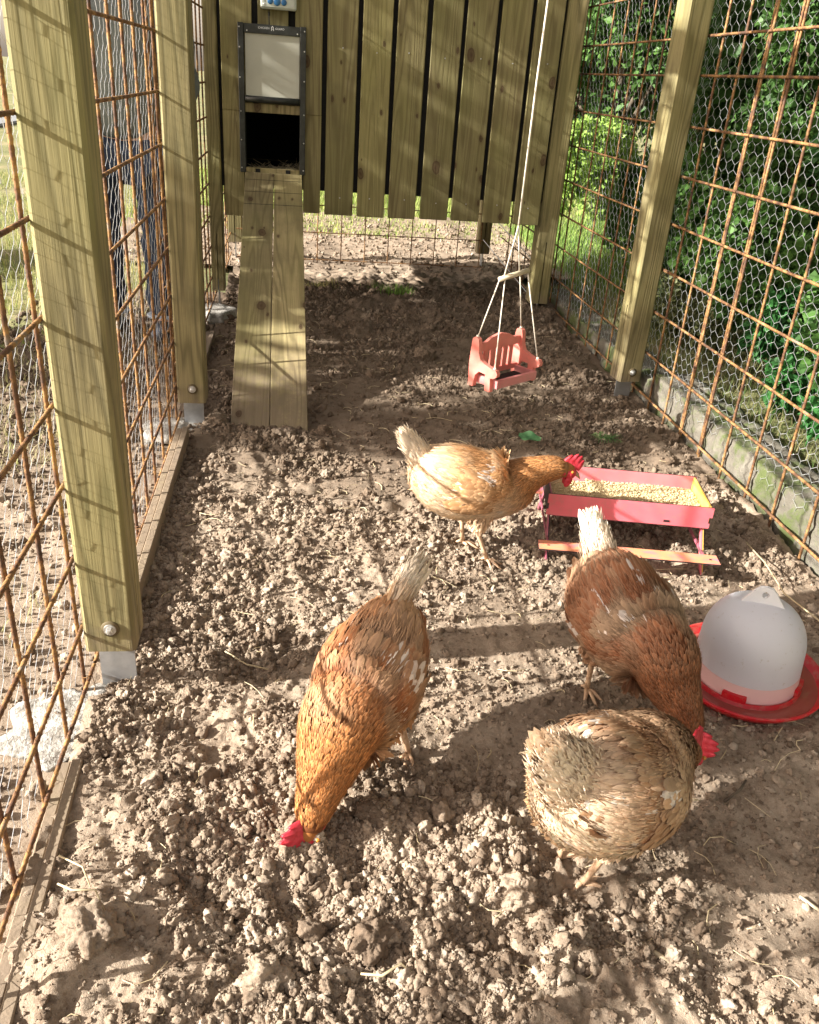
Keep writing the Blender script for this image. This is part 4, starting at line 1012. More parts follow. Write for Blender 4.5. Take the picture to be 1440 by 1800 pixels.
    o = obj('plumage', mesh_data('plumage', V, F, M['feather'], True, C), H); o['kind'] = 'stuff'
    # tail: fan of long feathers with fluff at the base
    tb = body[0, :3] + np.array([.012, 0, .012]); td = np.array(tail_dir, float); td /= np.linalg.norm(td)
    tp_ = []; n_ = 64
    lr = rs.uniform(-1, 1, n_); fo = rs.uniform(-1, 1, n_); base = np.tile(tb, (n_, 1)) + np.column_stack([fo * .012, lr * .014, rs.normal(0, .004, n_)])
    perp = np.cross(td, [0, 1.0, 0])
    d = td + perp[None] * (fo * .24)[:, None] + np.array([0, 1.0, 0])[None] * (lr * .15)[:, None] + rs.normal(0, .03, (n_, 3))
    nr = np.column_stack([rs.normal(0, .2, n_), np.sign(lr), rs.normal(0, .2, n_)]) - td[None] * .1
    tp_.append(feathers(base, d, nr, tail_len * rs.uniform(.62, 1.08, n_) * (1 - .2 * np.abs(fo)), rs.uniform(.0055, .0115, n_), pals['tail'] * rs.uniform(.86, 1.08, (n_, 1)), .02, .06, edge_c=pals['tail'] * .92))
    n_ = int(1900 * fl); ph = rs.uniform(0, 1, n_) ** .8; wd = .030 * fl * (1 - ph * .45)
    an = rs.uniform(0, 2 * math.pi, n_); yv = np.array([0, 1.0, 0]); rad = perp[None] * np.cos(an)[:, None] + yv[None] * (np.sin(an) * .62)[:, None]
    base = tb - td * .03 + td[None] * (ph * tail_len * .74)[:, None] + rad * (wd * rs.uniform(.75, 1.05, n_))[:, None]
    d = td + rad * .10 + rs.normal(0, .11, (n_, 3)); nr = perp[None] * np.cos(an)[:, None] + yv[None] * (np.sin(an) / .62)[:, None]; nr = nr / np.linalg.norm(nr, axis=1)[:, None] + rs.normal(0, .12, (n_, 3))
    tc2 = pals['tail'] * rs.uniform(.85, 1.10, (n_, 1)); mixm = np.clip(1 - ph * 2.2, 0, 1)[:, None] * rs.uniform(.2, 1, (n_, 1)); tc2 = tc2 * (1 - mixm) + pals['belly'] * mixm
    tp_.append(feathers(base, d, nr, rs.uniform(.02, .046, n_), rs.uniform(.0008, .0042, n_), tc2, .06, .16))
    n_ = 1500; an = rs.uniform(0, 2 * math.pi, n_); ph = rs.uniform(-.15, .9, n_); rad = perp[None] * np.cos(an)[:, None] + yv[None] * (np.sin(an) * .7)[:, None]; wd = .033 * fl * (1 - np.maximum(ph, 0) * .6)
    base = tb + td[None] * (ph * tail_len * .9)[:, None] + rad * (wd * rs.uniform(.3, 1.1, n_))[:, None]; d = td + rad * .12 + rs.normal(0, .17, (n_, 3)); nr = rad + rs.normal(0, .3, (n_, 3))
    mm = np.clip(.35 - ph, 0, 1)[:, None] * 1.6; tp_.append(feathers(base, d, nr, rs.uniform(.014, .028, n_), rs.uniform(.0005, .0013, n_), (pals['tail'] * (1 - mm) + pals['belly'] * mm) * rs.uniform(.75, 1.1, (n_, 1)), .05, .2))
    V, F, C = join(tp_); obj('tail', mesh_data('tail', V, F, M['feather'], True, C), H)
    # head: face, comb, wattles, beak, eyes
    hp_ = nk[-1, :3]; hd = nk[-1, :3] - nk[-2, :3]; hd = hd / np.linalg.norm(hd)
    hd = hd * .6 + np.array(pal['look']) * .8; hd /= np.linalg.norm(hd); sdv = np.cross([0, 0, 1.0], hd)
    if np.linalg.norm(sdv) < .2: sdv = np.array([0, 1.0, 0])
    sdv /= np.linalg.norm(sdv); hu = np.cross(hd, sdv)
    hs_ = 1.28
    Mh = Matrix(((hd[0], sdv[0], hu[0], hp_[0]), (hd[1], sdv[1], hu[1], hp_[1]), (hd[2], sdv[2], hu[2], hp_[2]), (0, 0, 0, 1))) @ Matrix.Scale(hs_, 4)
    def hpart(v_, f_, name, mat, sm=True, col=None):
        me = mesh_data(name, v_, f_, mat, sm, col); me.transform(Mh); return obj(name, me, H)
    vs_, fs_ = ico(3)
    hpart(vs_ * np.array([.021, .0155, .0165]), fs_, 'head', M['feather'], True, np.tile(pals['neck'] * .95, (len(vs_), 1)))
    fc = vs_ * np.array([.017, .0182, .0135]) * (1 + .08 * fbm(vs_ * 5, 2, 1))[:, None] + np.array([.009, 0, -.003]); hpart(fc, fs_, 'face', M['comb'])
    # comb with points, thick in the middle
    xs_ = np.linspace(-.016, .026, 22); ht = .013 + .014 * np.sin((xs_ + .016) / .042 * math.pi) + .007 * np.abs(np.sin((xs_ + .016) * 300)); cv = []; cf = []
    flop = pal.get('flop', 0)
    for i, (xx, hh) in enumerate(zip(xs_, ht)):
        for z_, th in ((.008, .0042), (.008 + hh * .45, .0036), (.008 + hh, .0016)):
            yo = flop * (z_ - .008) ** 1.0
            cv += [(xx + .2 * (z_ - .008), yo - th, z_), (xx + .2 * (z_ - .008), yo + th, z_)]
    for i in range(21):
        b0, b1 = i * 6, i * 6 + 6
        for z_ in (0, 2): cf += [(b0 + z_, b1 + z_, b1 + z_ + 2, b0 + z_ + 2), (b0 + z_ + 1, b0 + z_ + 3, b1 + z_ + 3, b1 + z_ + 1)]
        cf += [(b0 + 4, b1 + 4, b1 + 5, b0 + 5)]
    cf += [(0, 2, 3, 1), (2, 4, 5, 3), (126, 127, 129, 128), (128, 129, 131, 130)]
    hpart(np.array(cv), cf, 'comb', M['comb'])
    for s_ in (-1, 1):
        hpart(vs_ * np.array([.008, .0028, .014]) + np.array([.016, s_ * .008, -.022]), fs_, 'wattle', M['comb'])
        hpart(vs_ * .0033 + np.array([.010, s_ * .0172, .004]), fs_, 'eye', M['eye'])
        hpart(vs_ * np.array([.005, .002, .007]) + np.array([-.006, s_ * .0168, -.006]), fs_, 'ear_lobe', M['comb'])
    bk_ = MB().tube([(.018, 0, 0), (.030, 0, -.002), (.040, 0, -.008)], [.0075, .0048, .0008], 8); hpart(np.array([tuple(q) for q in bk_.v]), bk_.f, 'beak', M['beak'])
    # legs: shank and four toes, thigh fluff
    Rz = Matrix.Rotation(-heading, 3, 'Z'); th_parts = []
    for k, (fxx, fyy, la) in enumerate(feet):
        wv = Rz @ Vector((fxx - pos[0], fyy - pos[1], 0)); s_ = 1 if wv.y > 0 else -1
        fz = hz(fxx, fyy) - hz(*pos) + .012
        foot = np.array([wv.x, wv.y, fz]); hip = np.array([foot[0] * .35 - .005, s_ * .045, cz - .07]); hock = foot * .45 + hip * .55 + np.array([-.012, 0, .0]); hock[2] = fz + .075
        mb = MB().tube([tuple(hip), tuple(hock), tuple(foot * .6 + hock * .4), tuple(foot + [0, 0, .002])], [.010, .0072, .0058, .0065], 8)
        for ta, tl in ((-.55, .042), (0, .052), (.5, .043), (math.pi + .15, .022)):
            q = la - heading + ta; dx, dy = math.cos(q), math.sin(q)
            mb.tube([tuple(foot + [0, 0, .001]), (foot[0] + dx * tl * .4, foot[1] + dy * tl * .4, foot[2] + .004), (foot[0] + dx * tl * .8, foot[1] + dy * tl * .8, foot[2] - .003), (foot[0] + dx * tl * 1.05, foot[1] + dy * tl * 1.05, foot[2] - .005)], [.0055, .0046, .0038, .001], 6)
        mb.build('leg', M['shank'], H, smooth=True)
        n_ = 420; tt = rs.uniform(0, 1, n_); c0 = np.array([hip[0], s_ * .042, cz - .055]); c1 = hock + np.array([.004, 0, .026])
        base = c0[None] * (1 - tt)[:, None] + c1[None] * tt[:, None]; an = rs.uniform(0, 6.28, n_); rr_ = .036 * (1 - tt) + .012
        nr = np.column_stack([np.cos(an), np.sin(an), np.zeros(n_)]); base = base + nr * rr_[:, None]
        d = nr * .25 + np.array([-.35, 0, -1.0]) + rs.normal(0, .2, (n_, 3))
        cth = (pals['belly'] * .6 + pals['main'] * .4) * rs.uniform(.85, 1.15, (n_, 1))
        th_parts.append(feathers(base, d, nr, rs.uniform(.014, .024, n_), rs.uniform(.0012, .0045, n_), cth, .15, .25))
    V, F, C = join(th_parts); o = obj('thigh_fluff', mesh_data('thigh_fluff', V, F, M['feather'], True, C), H); o['kind'] = 'stuff'
    H.scale = (scale,) * 3
    return H
buff = dict(main=(.43, .215, .085), alt=(.56, .36, .20), belly=(.68, .53, .37), rear=.34, low=.2, white=(.78, .73, .68), neck=(.38, .16, .05), edge=(.58, .39, .22), tail=(.74, .63, .49), look=(.75, 0, -.6))
ginger = dict(main=(.27, .095, .034), alt=(.33, .20, .12), belly=(.50, .29, .14), white=(.78, .72, .66), neck=(.40, .155, .045), edge=(.50, .31, .16), tail=(.70, .60, .47), look=(.45, 0, -.9), flop=-.6)
brown = dict(main=(.25, .095, .042), alt=(.30, .20, .125), belly=(.40, .26, .16), white=(.78, .72, .68), neck=(.22, .075, .027), edge=(.42, .29, .19), tail=(.76, .66, .53), fluff=1.45, look=(.5, 0, -.85), flop=.5)
fawn = dict(main=(.34, .18, .09), alt=(.44, .29, .175), belly=(.80, .63, .46), white=(.80, .76, .70), neck=(.26, .12, .05), edge=(.46, .34, .23), tail=(.86, .72, .57), fluff=1.9, rear=.30, low=.30, look=(.6, 0, -.8), flop=.3)
hen((.497, 2.085), math.radians(-4), math.radians(3), [(.135, 0, .245, .050, .050), (.17, 0, .262, .036, .038), (.21, 0, .273, .028, .029), (.243, 0, .272, .023, .023)],
    'pale buff hen standing sideways and feeding at the pink trough', buff, [(.537, 2.027, -.9), (.481, 2.115, -.6)], (-.62, 0, .80), 1, puff=1.02, tail_len=.11)
hen((.128, 1.235), math.radians(-119.5), math.radians(17), [(.135, 0, .158, .056, .054), (.165, 0, .118, .040, .040), (.19, 0, .085, .029, .030), (.205, 0, .056, .023, .023)],
    'ginger hen pecking the soil at centre with its red head low', ginger, [(.094, 1.171, -2.1), (.225, 1.265, -1.9)], (-.86, .05, .50), 2, puff=.91, tail_len=.115)
hen((.70, 1.40), math.radians(-72), math.radians(12), [(.135, .005, .165, .054, .052), (.165, .012, .130, .038, .038), (.185, .018, .100, .028, .029), (.20, .020, .072, .023, .023)],
    'dark brown hen with bright white tail facing the drinker', brown, [(.65, 1.449, -1.4), (.81, 1.385, -1.2)], (-.55, 0, .82), 3, puff=1.06, tail_len=.098)
hen((.530, .990), math.radians(34), math.radians(10), [(.135, .0, .195, .054, .052), (.17, .0, .165, .040, .040), (.21, .0, .145, .029, .030), (.245, .0, .128, .023, .023)],
    'fluffy fawn hen seen from behind in the right foreground with cream rump', fawn, [(.493, .955, .3), (.465, 1.005, .6)], (-.62, .1, .78), 4, puff=1.08, tail_len=.125)

# ------------------------------------------------------------------ vegetation
def leaves(P, D, L, W, C, rs, fold=.25):
    n = len(P); D = D / np.linalg.norm(D, axis=1)[:, None]; nr = rs.normal(0, 1, (n, 3)); nr[:, 2] += 1.0
    sd = np.cross(D, nr); sd /= np.linalg.norm(sd, axis=1)[:, None] + 1e-9; nn = np.cross(sd, D)
    V = np.stack([P, P + D * (L * .45)[:, None] + sd * W[:, None] + nn * (W * fold)[:, None], P + D * L[:, None] - nn * (L * .12)[:, None], P + D * (L * .45)[:, None] - sd * W[:, None] + nn * (W * fold)[:, None]], 1)
    b = np.arange(n)[:, None] * 4; F = np.concatenate([b + [[0, 1, 2]], b + [[0, 2, 3]]])
    return V.reshape(-1, 3), F, np.repeat(C, 4, 0)
def bush(name, loc, size, n, cols, ll, label, cat, seed, trunk=True, clumps=26, group=None, hole=.35, lw=.4):
    rs = np.random.default_rng(seed)
    t = empty(name, loc, 0, label, cat, group)
    cen = rs.normal(0, 1, (clumps, 3)); cen /= np.linalg.norm(cen, axis=1)[:, None]; cen *= (rs.uniform(.25, 1, clumps) ** .5)[:, None]
    cen = cen * np.array(size) * .8 + np.array([0, 0, size[2] * 1.0]); cr = rs.uniform(.18, .34, clumps) * min(size)
    k = rs.integers(0, clumps, n); d = rs.normal(0, 1, (n, 3)); d /= np.linalg.norm(d, axis=1)[:, None]
    P = cen[k] + d * (cr[k] * rs.uniform(.55, 1.15, n))[:, None]
    keep = fbm(P * 5 + seed, 2, seed) > -hole; P = P[keep]; d = d[keep]; k = k[keep]; n = len(P)
    P[:, 2] = np.maximum(P[:, 2], .01)
    c0, c1 = np.array(cols[0]), np.array(cols[1]); w = rs.uniform(0, 1, (n, 1)) * .6 + rs.uniform(0, 1, clumps)[k][:, None] * .4
    C = c0 * (1 - w) + c1 * w
    D = d + rs.normal(0, .7, (n, 3)); D[:, 2] -= .25
    L = ll * rs.uniform(.6, 1.3, n); V, F, CC = leaves(P, D, L, L * lw * rs.uniform(.8, 1.2, n), C, rs)
    obj('crown', mesh_data('crown', V, F, M['leaf'], False, CC), t)
    if trunk:
        mb = MB()
        for q in range(min(clumps, 14)):
            c = cen[q]; mid = (c[0] * .3 + rs.normal(0, .04), c[1] * .3 + rs.normal(0, .04), c[2] * .5)
            mb.tube([(rs.normal(0, .03), rs.normal(0, .03), -.05), mid, tuple(c)], [.022 * size[2], .014 * size[2], .004], 6)
        mb.build('trunk', M['bark'], t, smooth=True)
    return t
dk = ((.03, .075, .02), (.11, .22, .05)); md_ = ((.045, .11, .022), (.13, .26, .05)); lt = ((.12, .24, .04), (.30, .44, .10)); iv = ((.03, .09, .03), (.10, .25, .065))
for k_, (x_, y_) in enumerate(((2.9, .9), (3.2, 2.3), (3.0, 9.2), (3.1, 4.9))):
    bush('hedge_tree', (x_, y_, .2), (.9, 1.1, 1.7), 15000, dk_ := ((.025, .06, .018), (.08, .17, .04)), .085, ('tall dark hedge tree nearest the camera at right', 'tall dark hedge tree behind the nearest glossy shrub', 'tall dark hedge tree past the coop at right', 'tall dark hedge tree above the dull brambles')[k_], 'tree', 50 + k_, clumps=60, group='tall trees of the hedge', hole=.6, lw=.5)
HG = 'shrubs of the hedge beyond the right fence'
bush('laurel_shrub', (2.35, 2.1, .15), (.55, .7, .95), 15000, iv, .055, 'glossy dark shrub beyond the nearest right fence panel', 'shrub', 1, group=HG)
bush('laurel_shrub', (2.5, 3.1, .2), (.55, .7, 1.05), 15000, iv, .05, 'dark shrub directly behind the middle right post', 'shrub', 2, group=HG)
bush('laurel_shrub', (2.7, 4.2, .3), (.6, .8, 1.0), 14000, dk, .045, 'dark shrub left of the middle right post', 'shrub', 3, group=HG)
bush('laurel_shrub', (3.0, 5.6, .5), (.7, .8, .8), 7000, md_, .045, 'mid green shrub at the far end of the hedge, above the sunlit weeds', 'shrub', 4, group=HG)
bush('hedge_tree', (3.3, 3.4, .3), (.9, 1.7, 1.9), 16000, dk, .06, 'tall dark tree filling the upper right background', 'tree', 5, clumps=60, group=HG)
bush('hedge_tree', (3.6, 5.9, .4), (.9, 1.6, 1.7), 14000, dk, .06, 'tall dark tree right of the coop, pale sky specks between its leaves', 'tree', 6, clumps=50, group=HG, hole=.2)
bush('hedge_tree', (3.9, 8.5, .2), (1.4, 1.8, 2.0), 14000, dk, .07, 'farthest dark tree behind the coop on the right', 'tree', 7, clumps=50, group=HG, hole=.2)
bush('hedge_tree', (2.75, 8.0, .3), (.7, .9, 1.7), 14000, dk, .07, 'leafy tree just right of the coop, above the bright weeds', 'tree', 61, clumps=50, group=HG, hole=.35)
for k_, (x_, y_, lb_) in enumerate(((2.05, 1.7, 'low leafy undergrowth at the right edge of the picture'), (2.15, 2.6, 'low leafy undergrowth right of the middle post'), (2.2, 3.7, 'low leafy undergrowth directly behind the middle right post'), (2.3, 4.9, 'low leafy undergrowth by the coop corner beyond the fence'), (2.5, 6.0, 'low leafy undergrowth past the coop corner'))):
    bush('undergrowth', (x_, y_, .12), (.38, .62, .42), 7000, ((.035, .09, .022), (.13, .26, .06)), .05, lb_, 'shrub', 70 + k_, trunk=False, clumps=30, group='low undergrowth behind the right fence', hole=.3, lw=.5)
bush('nettle_patch', (2.30, 7.1, .25), (.45, .6, .42), 9000, ((.17, .30, .05), (.36, .5, .12)), .045, 'bright sunlit weeds just right of the coop', 'weeds', 8, trunk=False)
bush('ivy_patch', (2.0, 2.6, .08), (.28, 1.1, .32), 7000, ((.03, .10, .03), (.07, .24, .06)), .045, 'broad ivy leaves low behind the right fence', 'ivy', 9, trunk=False)
bush('bramble_patch', (1.95, 4.3, .0), (.25, .8, .22), 3800, ((.06, .09, .03), (.22, .22, .10)), .032, 'dull bramble and dead stems low behind the far right panel', 'brambles', 10, trunk=False)
bush('garden_bush', (-3.4, 5.6, 0), (.7, .8, .55), 6000, md_, .06, 'green bush at the left edge beyond the lawn', 'bush', 12)
bush('garden_bush', (-1.6, 3.4, .25), (.16, .18, .30), 500, lt, .045, 'light sprig of leaves just outside at the left edge', 'bush', 13, clumps=9)
# unseen trees left of the frame, leaf clumps placed to cast the dappled shade
def crown_tree(name, base, spots, label, seed, n, ll=.075):
    rs = np.random.default_rng(seed); t = empty(name, base, 0, label, 'tree', 'unseen shade trees left of the run')
    S = np.array([s[:3] for s in spots]) - np.array(base); R = np.array([s[3] for s in spots]); dn = np.array([s[4] for s in spots])
    w = R ** 2 * dn; k = rs.choice(len(S), n, p=w / w.sum()); d = rs.normal(0, 1, (n, 3)); d /= np.linalg.norm(d, axis=1)[:, None]
    P = S[k] + d * (R[k] * rs.uniform(0, 1, n) ** .45)[:, None]; C = np.array(md_[0]) + (np.array(md_[1]) - np.array(md_[0])) * rs.uniform(0, 1, (n, 1))
    L = ll * rs.uniform(.7, 1.3, n); V, F, CC = leaves(P, rs.normal(0, 1, (n, 3)), L, L * .42, C, rs); obj('crown', mesh_data('crown', V, F, M['leaf'], False, CC), t)
    mb = MB().tube([(0, 0, -.1), (.05, 0, 1.0), (.0, .05, 2.2), (.1, .1, 3.6)], [.13, .1, .07, .03], 10)
    for s in S: mb.tube([(0.0, 0, min(1.6, s[2] * .6)), (s[0] * .5, s[1] * .5, s[2] * .85), tuple(s)], [.04, .025, .008], 6)
    mb.build('trunk', M['bark'], t, smooth=True)
    return t
def back(P, tt):   # a point tt metres up the sun ray from P
    return (P[0] + SUN.x / -1 * tt, P[1] - SUN.y * tt, P[2] - SUN.z * tt)
spots = []; rq = random.Random(5)
for gy in np.arange(3.0, 5.4, .37):
    for gx, gz in [(x_, 0.0) for x_ in np.arange(-.15, 1.5, .42)] + [(1.0, z_) for z_ in np.arange(.35, 1.75, .38)]:
        if gy < 3.2 and gz > 0: continue
        if rq.random() < .14 or (gz == 0 and math.hypot(gx - .35, (gy - 4.15)) < .3) or (abs(gz - .73) < .25 and 4.2 < gy < 4.7): continue
        q = back((gx + rq.uniform(-.12, .12), gy + rq.uniform(-.12, .12), gz), rq.uniform(5.2, 6.6)); spots.append((*q, rq.uniform(.2, .32), 1.0))
crown_tree('shade_tree', (-5.6, 3.3, 0), spots, 'unseen garden tree outside the left edge, leaves placed to shade the coop end', 31, 7000)
spots = [(*back((.80, 1.32, .16), 6.0), .17, 1), (*back((1.32, 1.42, .1), 6.1), .16, 1), (*back((.7, 1.3, .32), 6.5), .16, 1),
         (*back((1.1, .80, .0), 6.4), .10, .35)]
crown_tree('shade_tree', (-6.2, -1.7, 0), spots, 'unseen slim garden tree nearer the camera, leaves placed to shade hen and drinker', 32, 2600)

# grass
def grass(name, x, y, z, hgt, cols, seed, label=None, lean=.5, w=.0022):
    rs = np.random.default_rng(seed); n = len(x); a = rs.uniform(0, 6.28, n); h = hgt * rs.uniform(.5, 1.3, n); ln = rs.uniform(.1, lean, n)[:, None] * h[:, None]
    b = np.column_stack([x, y, z]); dr = np.column_stack([np.cos(a), np.sin(a), a * 0]); sd = np.column_stack([-np.sin(a), np.cos(a), a * 0]) * w
    mid = b + dr * ln * .35 + np.column_stack([a * 0, a * 0, h * .6]); tip = b + dr * ln + np.column_stack([a * 0, a * 0, h])
    V = np.stack([b - sd, b + sd, mid + sd * .7, mid - sd * .7, tip], 1).reshape(-1, 3); q = np.arange(n)[:, None] * 5
    F = (q + [[0, 1, 2]]).tolist() + (q + [[0, 2, 3]]).tolist() + (q + [[3, 2, 4]]).tolist()
    k = rs.uniform(0, 1, (n, 1)); C = np.array(cols[0]) * (1 - k) + np.array(cols[1]) * k
    o = obj(name, mesh_data(name, V, F, M['blade'], False, np.repeat(C, 5, 0))); tag(o, label, None, kind='stuff'); return o
n = 42000; x = RNG.uniform(-6, -.9, n); y = 1.5 + RNG.uniform(0, 1, n) ** 1.1 * 9; kp = (fbm(P3(x * 1.2, y * 1.2), 3, 5) > -.25) & ~((x < -5.2) & (y > 4)); x, y = x[kp], y[kp]
grass('lawn_grass', x, y, outside_h(x, y), .05, ((.20, .27, .06), (.52, .48, .22)), 1, w=.003)
n = 22000; x = RNG.uniform(-1.5, 3.0, n); y = RNG.uniform(7.3, 12, n); grass('back_lawn_grass', x, y, outside_h(x, y), .07, ((.16, .26, .05), (.42, .46, .14)), 2, w=.004)
n = 5000; x = RNG.uniform(1.66, 2.6, n); y = RNG.uniform(1.0, 5.4, n); grass('bank_grass', x, y, outside_h(x, y), .10, ((.07, .13, .03), (.30, .27, .13)), 4, lean=1.2)
n = 9000; x = RNG.uniform(1.9, 3.4, n); y = RNG.uniform(5.0, 8.0, n); grass('bank_grass_far', x, y, outside_h(x, y), .12, ((.12, .24, .05), (.34, .45, .12)), 6, lean=.8, w=.004)
n = 7000; x = RNG.uniform(-1.6, -.62, n); y = RNG.uniform(.7, 6.0, n); kp = fbm(P3(x * 2.5, y * 2.5), 3, 25) > -.05; x, y = x[kp], y[kp]; grass('dry_grass', x, y, x * 0 - .012, .035, ((.34, .33, .14), (.60, .52, .32)), 9, lean=1.8, w=.0016)
for lb, cx, cy, n_, cl in (('small green grass tuft on the heap below the coop', .56, 5.12, 240, ((.10, .22, .03), (.24, .36, .08))), ('yellowed grass tuft right of the ramp below the coop', .13, 5.2, 200, ((.22, .26, .07), (.5, .42, .2)))):
    x = RNG.normal(cx, .07, n_); y = RNG.normal(cy, .05, n_); o = grass('grass_tuft', x, y, height(x, y) + .0, .07, cl, int(cx * 100), None, lean=1.1, w=.0018)
o = None
# dropped greens: a lettuce-like leaf and a dill sprig
rs = np.random.default_rng(5)
v_ = []; f_ = []; nn_ = 9
for i in range(nn_):
    for j in range(5):
        u_ = i / (nn_ - 1); w_ = (j / 4 - .5) * 2; wid = .025 * math.sin(math.pi * min(1, u_ * .9 + .08)) ** .7
        v_.append((u_ * .085, w_ * wid, .012 + .008 * abs(w_) + .006 * math.sin(u_ * 9 + w_ * 4)))
for i in range(nn_ - 1):
    for j in range(4): f_.append((i * 5 + j, i * 5 + j + 1, i * 5 + 6 + j, i * 5 + 5 + j))
o = obj('green_leaf', mesh_data('green_leaf', v_, f_, mat_simple('fresh_leaf', (.05, .16, .06), (.10, .25, .10), 40, .5), True), loc=(.82, 2.86, hz(.82, 2.86) + .03), rot=(.35, 0, -.5)); tag(o, 'crumpled green leaf lying behind the feeding hen', 'leaf')
mb = MB()
for k in range(60):
    a_ = k * 2.4; s = .003 + .0013 * k; mb.tube([(s * .6, 0, .006), (s + .02 * math.cos(a_), .02 * math.sin(a_) * 1.6, .008 + .004 * (k % 4)), (s + .034 * math.cos(a_), .045 * math.sin(a_), .004)], .0008, 3, False)
o = mb.build('green_sprig', mat_simple('feathery_green', (.05, .13, .03), (.11, .22, .06), 40, .6), None, (1.12, 2.86, hz(1.12, 2.86) + .028)); tag(o, 'feathery green sprig lying behind the pink feeder', 'sprig')

# straws, roots and twigs on the soil
mb = MB(); rq = random.Random(12)
for k in range(620):
    x = rq.uniform(-.38, 1.42); y = .5 + rq.random() ** 1.3 * 4.2; a_ = rq.uniform(0, 6.28); L_ = rq.uniform(.015, .07) * (1.6 if rq.random() < .12 else 1); bend = rq.uniform(-.5, .5); z = hz(x, y) + .011
    pts = []
    for q in range(4):
        u_ = q / 3 * L_; px = x + math.cos(a_ + bend * q) * u_; py = y + math.sin(a_ + bend * q) * u_; pts.append((px, py, max(hz(px, py) + .010, z - .002) + .004 * math.sin(q)))
    mb.tube(pts, rq.uniform(.0005, .0013), 4, False)
o = mb.build('straw_bits', M['straw']); tag(o, kind='stuff')
def twig(name, pts, r, lb, mat='straw'):
    P = [(x_, y_, hz(x_, y_) + dz) for x_, y_, dz in pts]; o = MB().tube(P, r, 6).build(name, M[mat], None, smooth=True); tag(o, lb, name.replace('_', ' ')); return o
twig('root', [(.10, .80, .03), (.13, .79, .04), (.16, .81, .035), (.19, .79, .02)], [.0018, .0026, .002, .001], 'pale curved root sticking out at the bottom middle')
twig('straw_stalk', [(1.36, 2.12, .02), (1.33, 1.95, .05), (1.31, 1.80, .04), (1.36, 1.58, .02)], .0022, 'long yellow stalk lying between kerb and drinker')
twig('straw_stalk', [(-.16, 1.62, .02), (-.11, 1.585, .022), (-.05, 1.56, .02)], .0022, 'dry stalk on the soil between the nearest post and the pecking hen')
twig('stick', [(.54, .84, .015), (.57, .80, .018), (.60, .765, .012)], [.004, .0045, .003], 'short flat stick on the soil at the bottom right of centre', 'dowel')
twig('stick', [(.86, .90, .012), (.88, .87, .012)], [.003, .003], 'small chip of wood at the bottom right', 'dowel')
twig('stick', [(.82, 1.11, .012), (.86, 1.13, .016), (.885, 1.155, .012)], [.0035, .003, .002], 'dark twig on the bare soil right of the fawn hen', 'bark')
twig('root', [(-.36, .95, .05), (-.33, .92, .06), (-.30, .93, .05), (-.28, .90, .035)], [.0018, .002, .0015, .001], 'thin root over the edging board in the left corner')
twig('root', [(-.37, 1.0, .06), (-.33, .98, .05), (-.31, .94, .045)], [.0015, .0017, .001], 'second thin root beside the left corner clump')

# ------------------------------------------------------------------ person behind the left fence
def skin_mesh(name, pts, edges, radii, mat, sub=2):
    me = bpy.data.meshes.new(name); me.from_pydata(pts, edges, []); o = bpy.data.objects.new(name, me); COL.objects.link(o)
    o.modifiers.new('skin', 'SKIN')
    for k, r_ in enumerate(radii): me.skin_vertices[0].data[k].radius = r_ if hasattr(r_, '__len__') else (r_, r_); 
    me.skin_vertices[0].data[0].use_root = True
    s = o.modifiers.new('sub', 'SUBSURF'); s.levels = sub; s.render_levels = sub
    dg = bpy.context.evaluated_depsgraph_get(); m2 = bpy.data.meshes.new_from_object(o.evaluated_get(dg)); bpy.data.objects.remove(o)
    m2.materials.clear(); m2.materials.append(mat); m2.polygons.foreach_set('use_smooth', [True] * len(m2.polygons)); m2.name = name
    return m2
def wrinkle(me, amp, sc, seed):
    n = len(me.vertices); co = np.zeros(n * 3); me.vertices.foreach_get('co', co); co = co.reshape(-1, 3); nr = np.array([v.normal[:] for v in me.vertices])
    co += nr * (amp * fbm(co * np.array([sc, sc, sc * 1.8]), 3, seed))[:, None]; me.vertices.foreach_set('co', co.ravel()); me.update()
skinm = mat_simple('skin', (.50, .30, .22), (.56, .35, .26), 20, .5, bmp=0)
jeans = mat_simple('navy_denim', (.012, .02, .045), (.03, .05, .095), 30, .85, bmp=.4)
jack = mat_simple('grey_green_jacket', (.09, .105, .105), (.16, .18, .175), 6, .5, bmp=.3)
pr = empty('person', (-.765, 4.28, 0), 0, 'person in grey-green jacket and dark jeans standing outside the left fence', 'person')
bpts = [(0, 0, .88), (0, 0, 1.05), (0, 0, 1.25), (0, 0, 1.40), (0, .0, 1.50), (0, -.01, 1.60), (0, -.02, 1.69),
        (-.10, 0, .84), (-.12, .02, .47), (-.12, .04, .08), (-.12, -.07, .04), (.10, 0, .84), (.105, -.03, .47), (.10, -.02, .08), (.10, -.13, .04),
        (-.17, 0, 1.38), (-.22, .0, 1.12), (-.19, -.10, .92), (-.17, -.14, .85), (.17, 0, 1.38), (.22, .0, 1.12), (.19, -.10, .92), (.17, -.14, .85)]
bed = [(0, 1), (1, 2), (2, 3), (3, 4), (4, 5), (5, 6), (0, 7), (7, 8), (8, 9), (9, 10), (0, 11), (11, 12), (12, 13), (13, 14), (3, 15), (15, 16), (16, 17), (17, 18), (3, 19), (19, 20), (20, 21), (21, 22)]
brd = [(.15, .10), (.13, .09), (.15, .10), (.13, .08), .05, (.075, .09), (.07, .08), .085, .055, .04, .035, .085, .055, .04, .035, .055, .042, .032, .03, .055, .042, .032, .03]
obj('body', skin_mesh('body', bpts, bed, brd, skinm), pr)
jp = [(0, 0, .86), (-.105, 0, .80), (-.125, .02, .47), (-.122, .04, .07), (.095, 0, .80), (.105, -.03, .47), (.102, -.02, .06)]
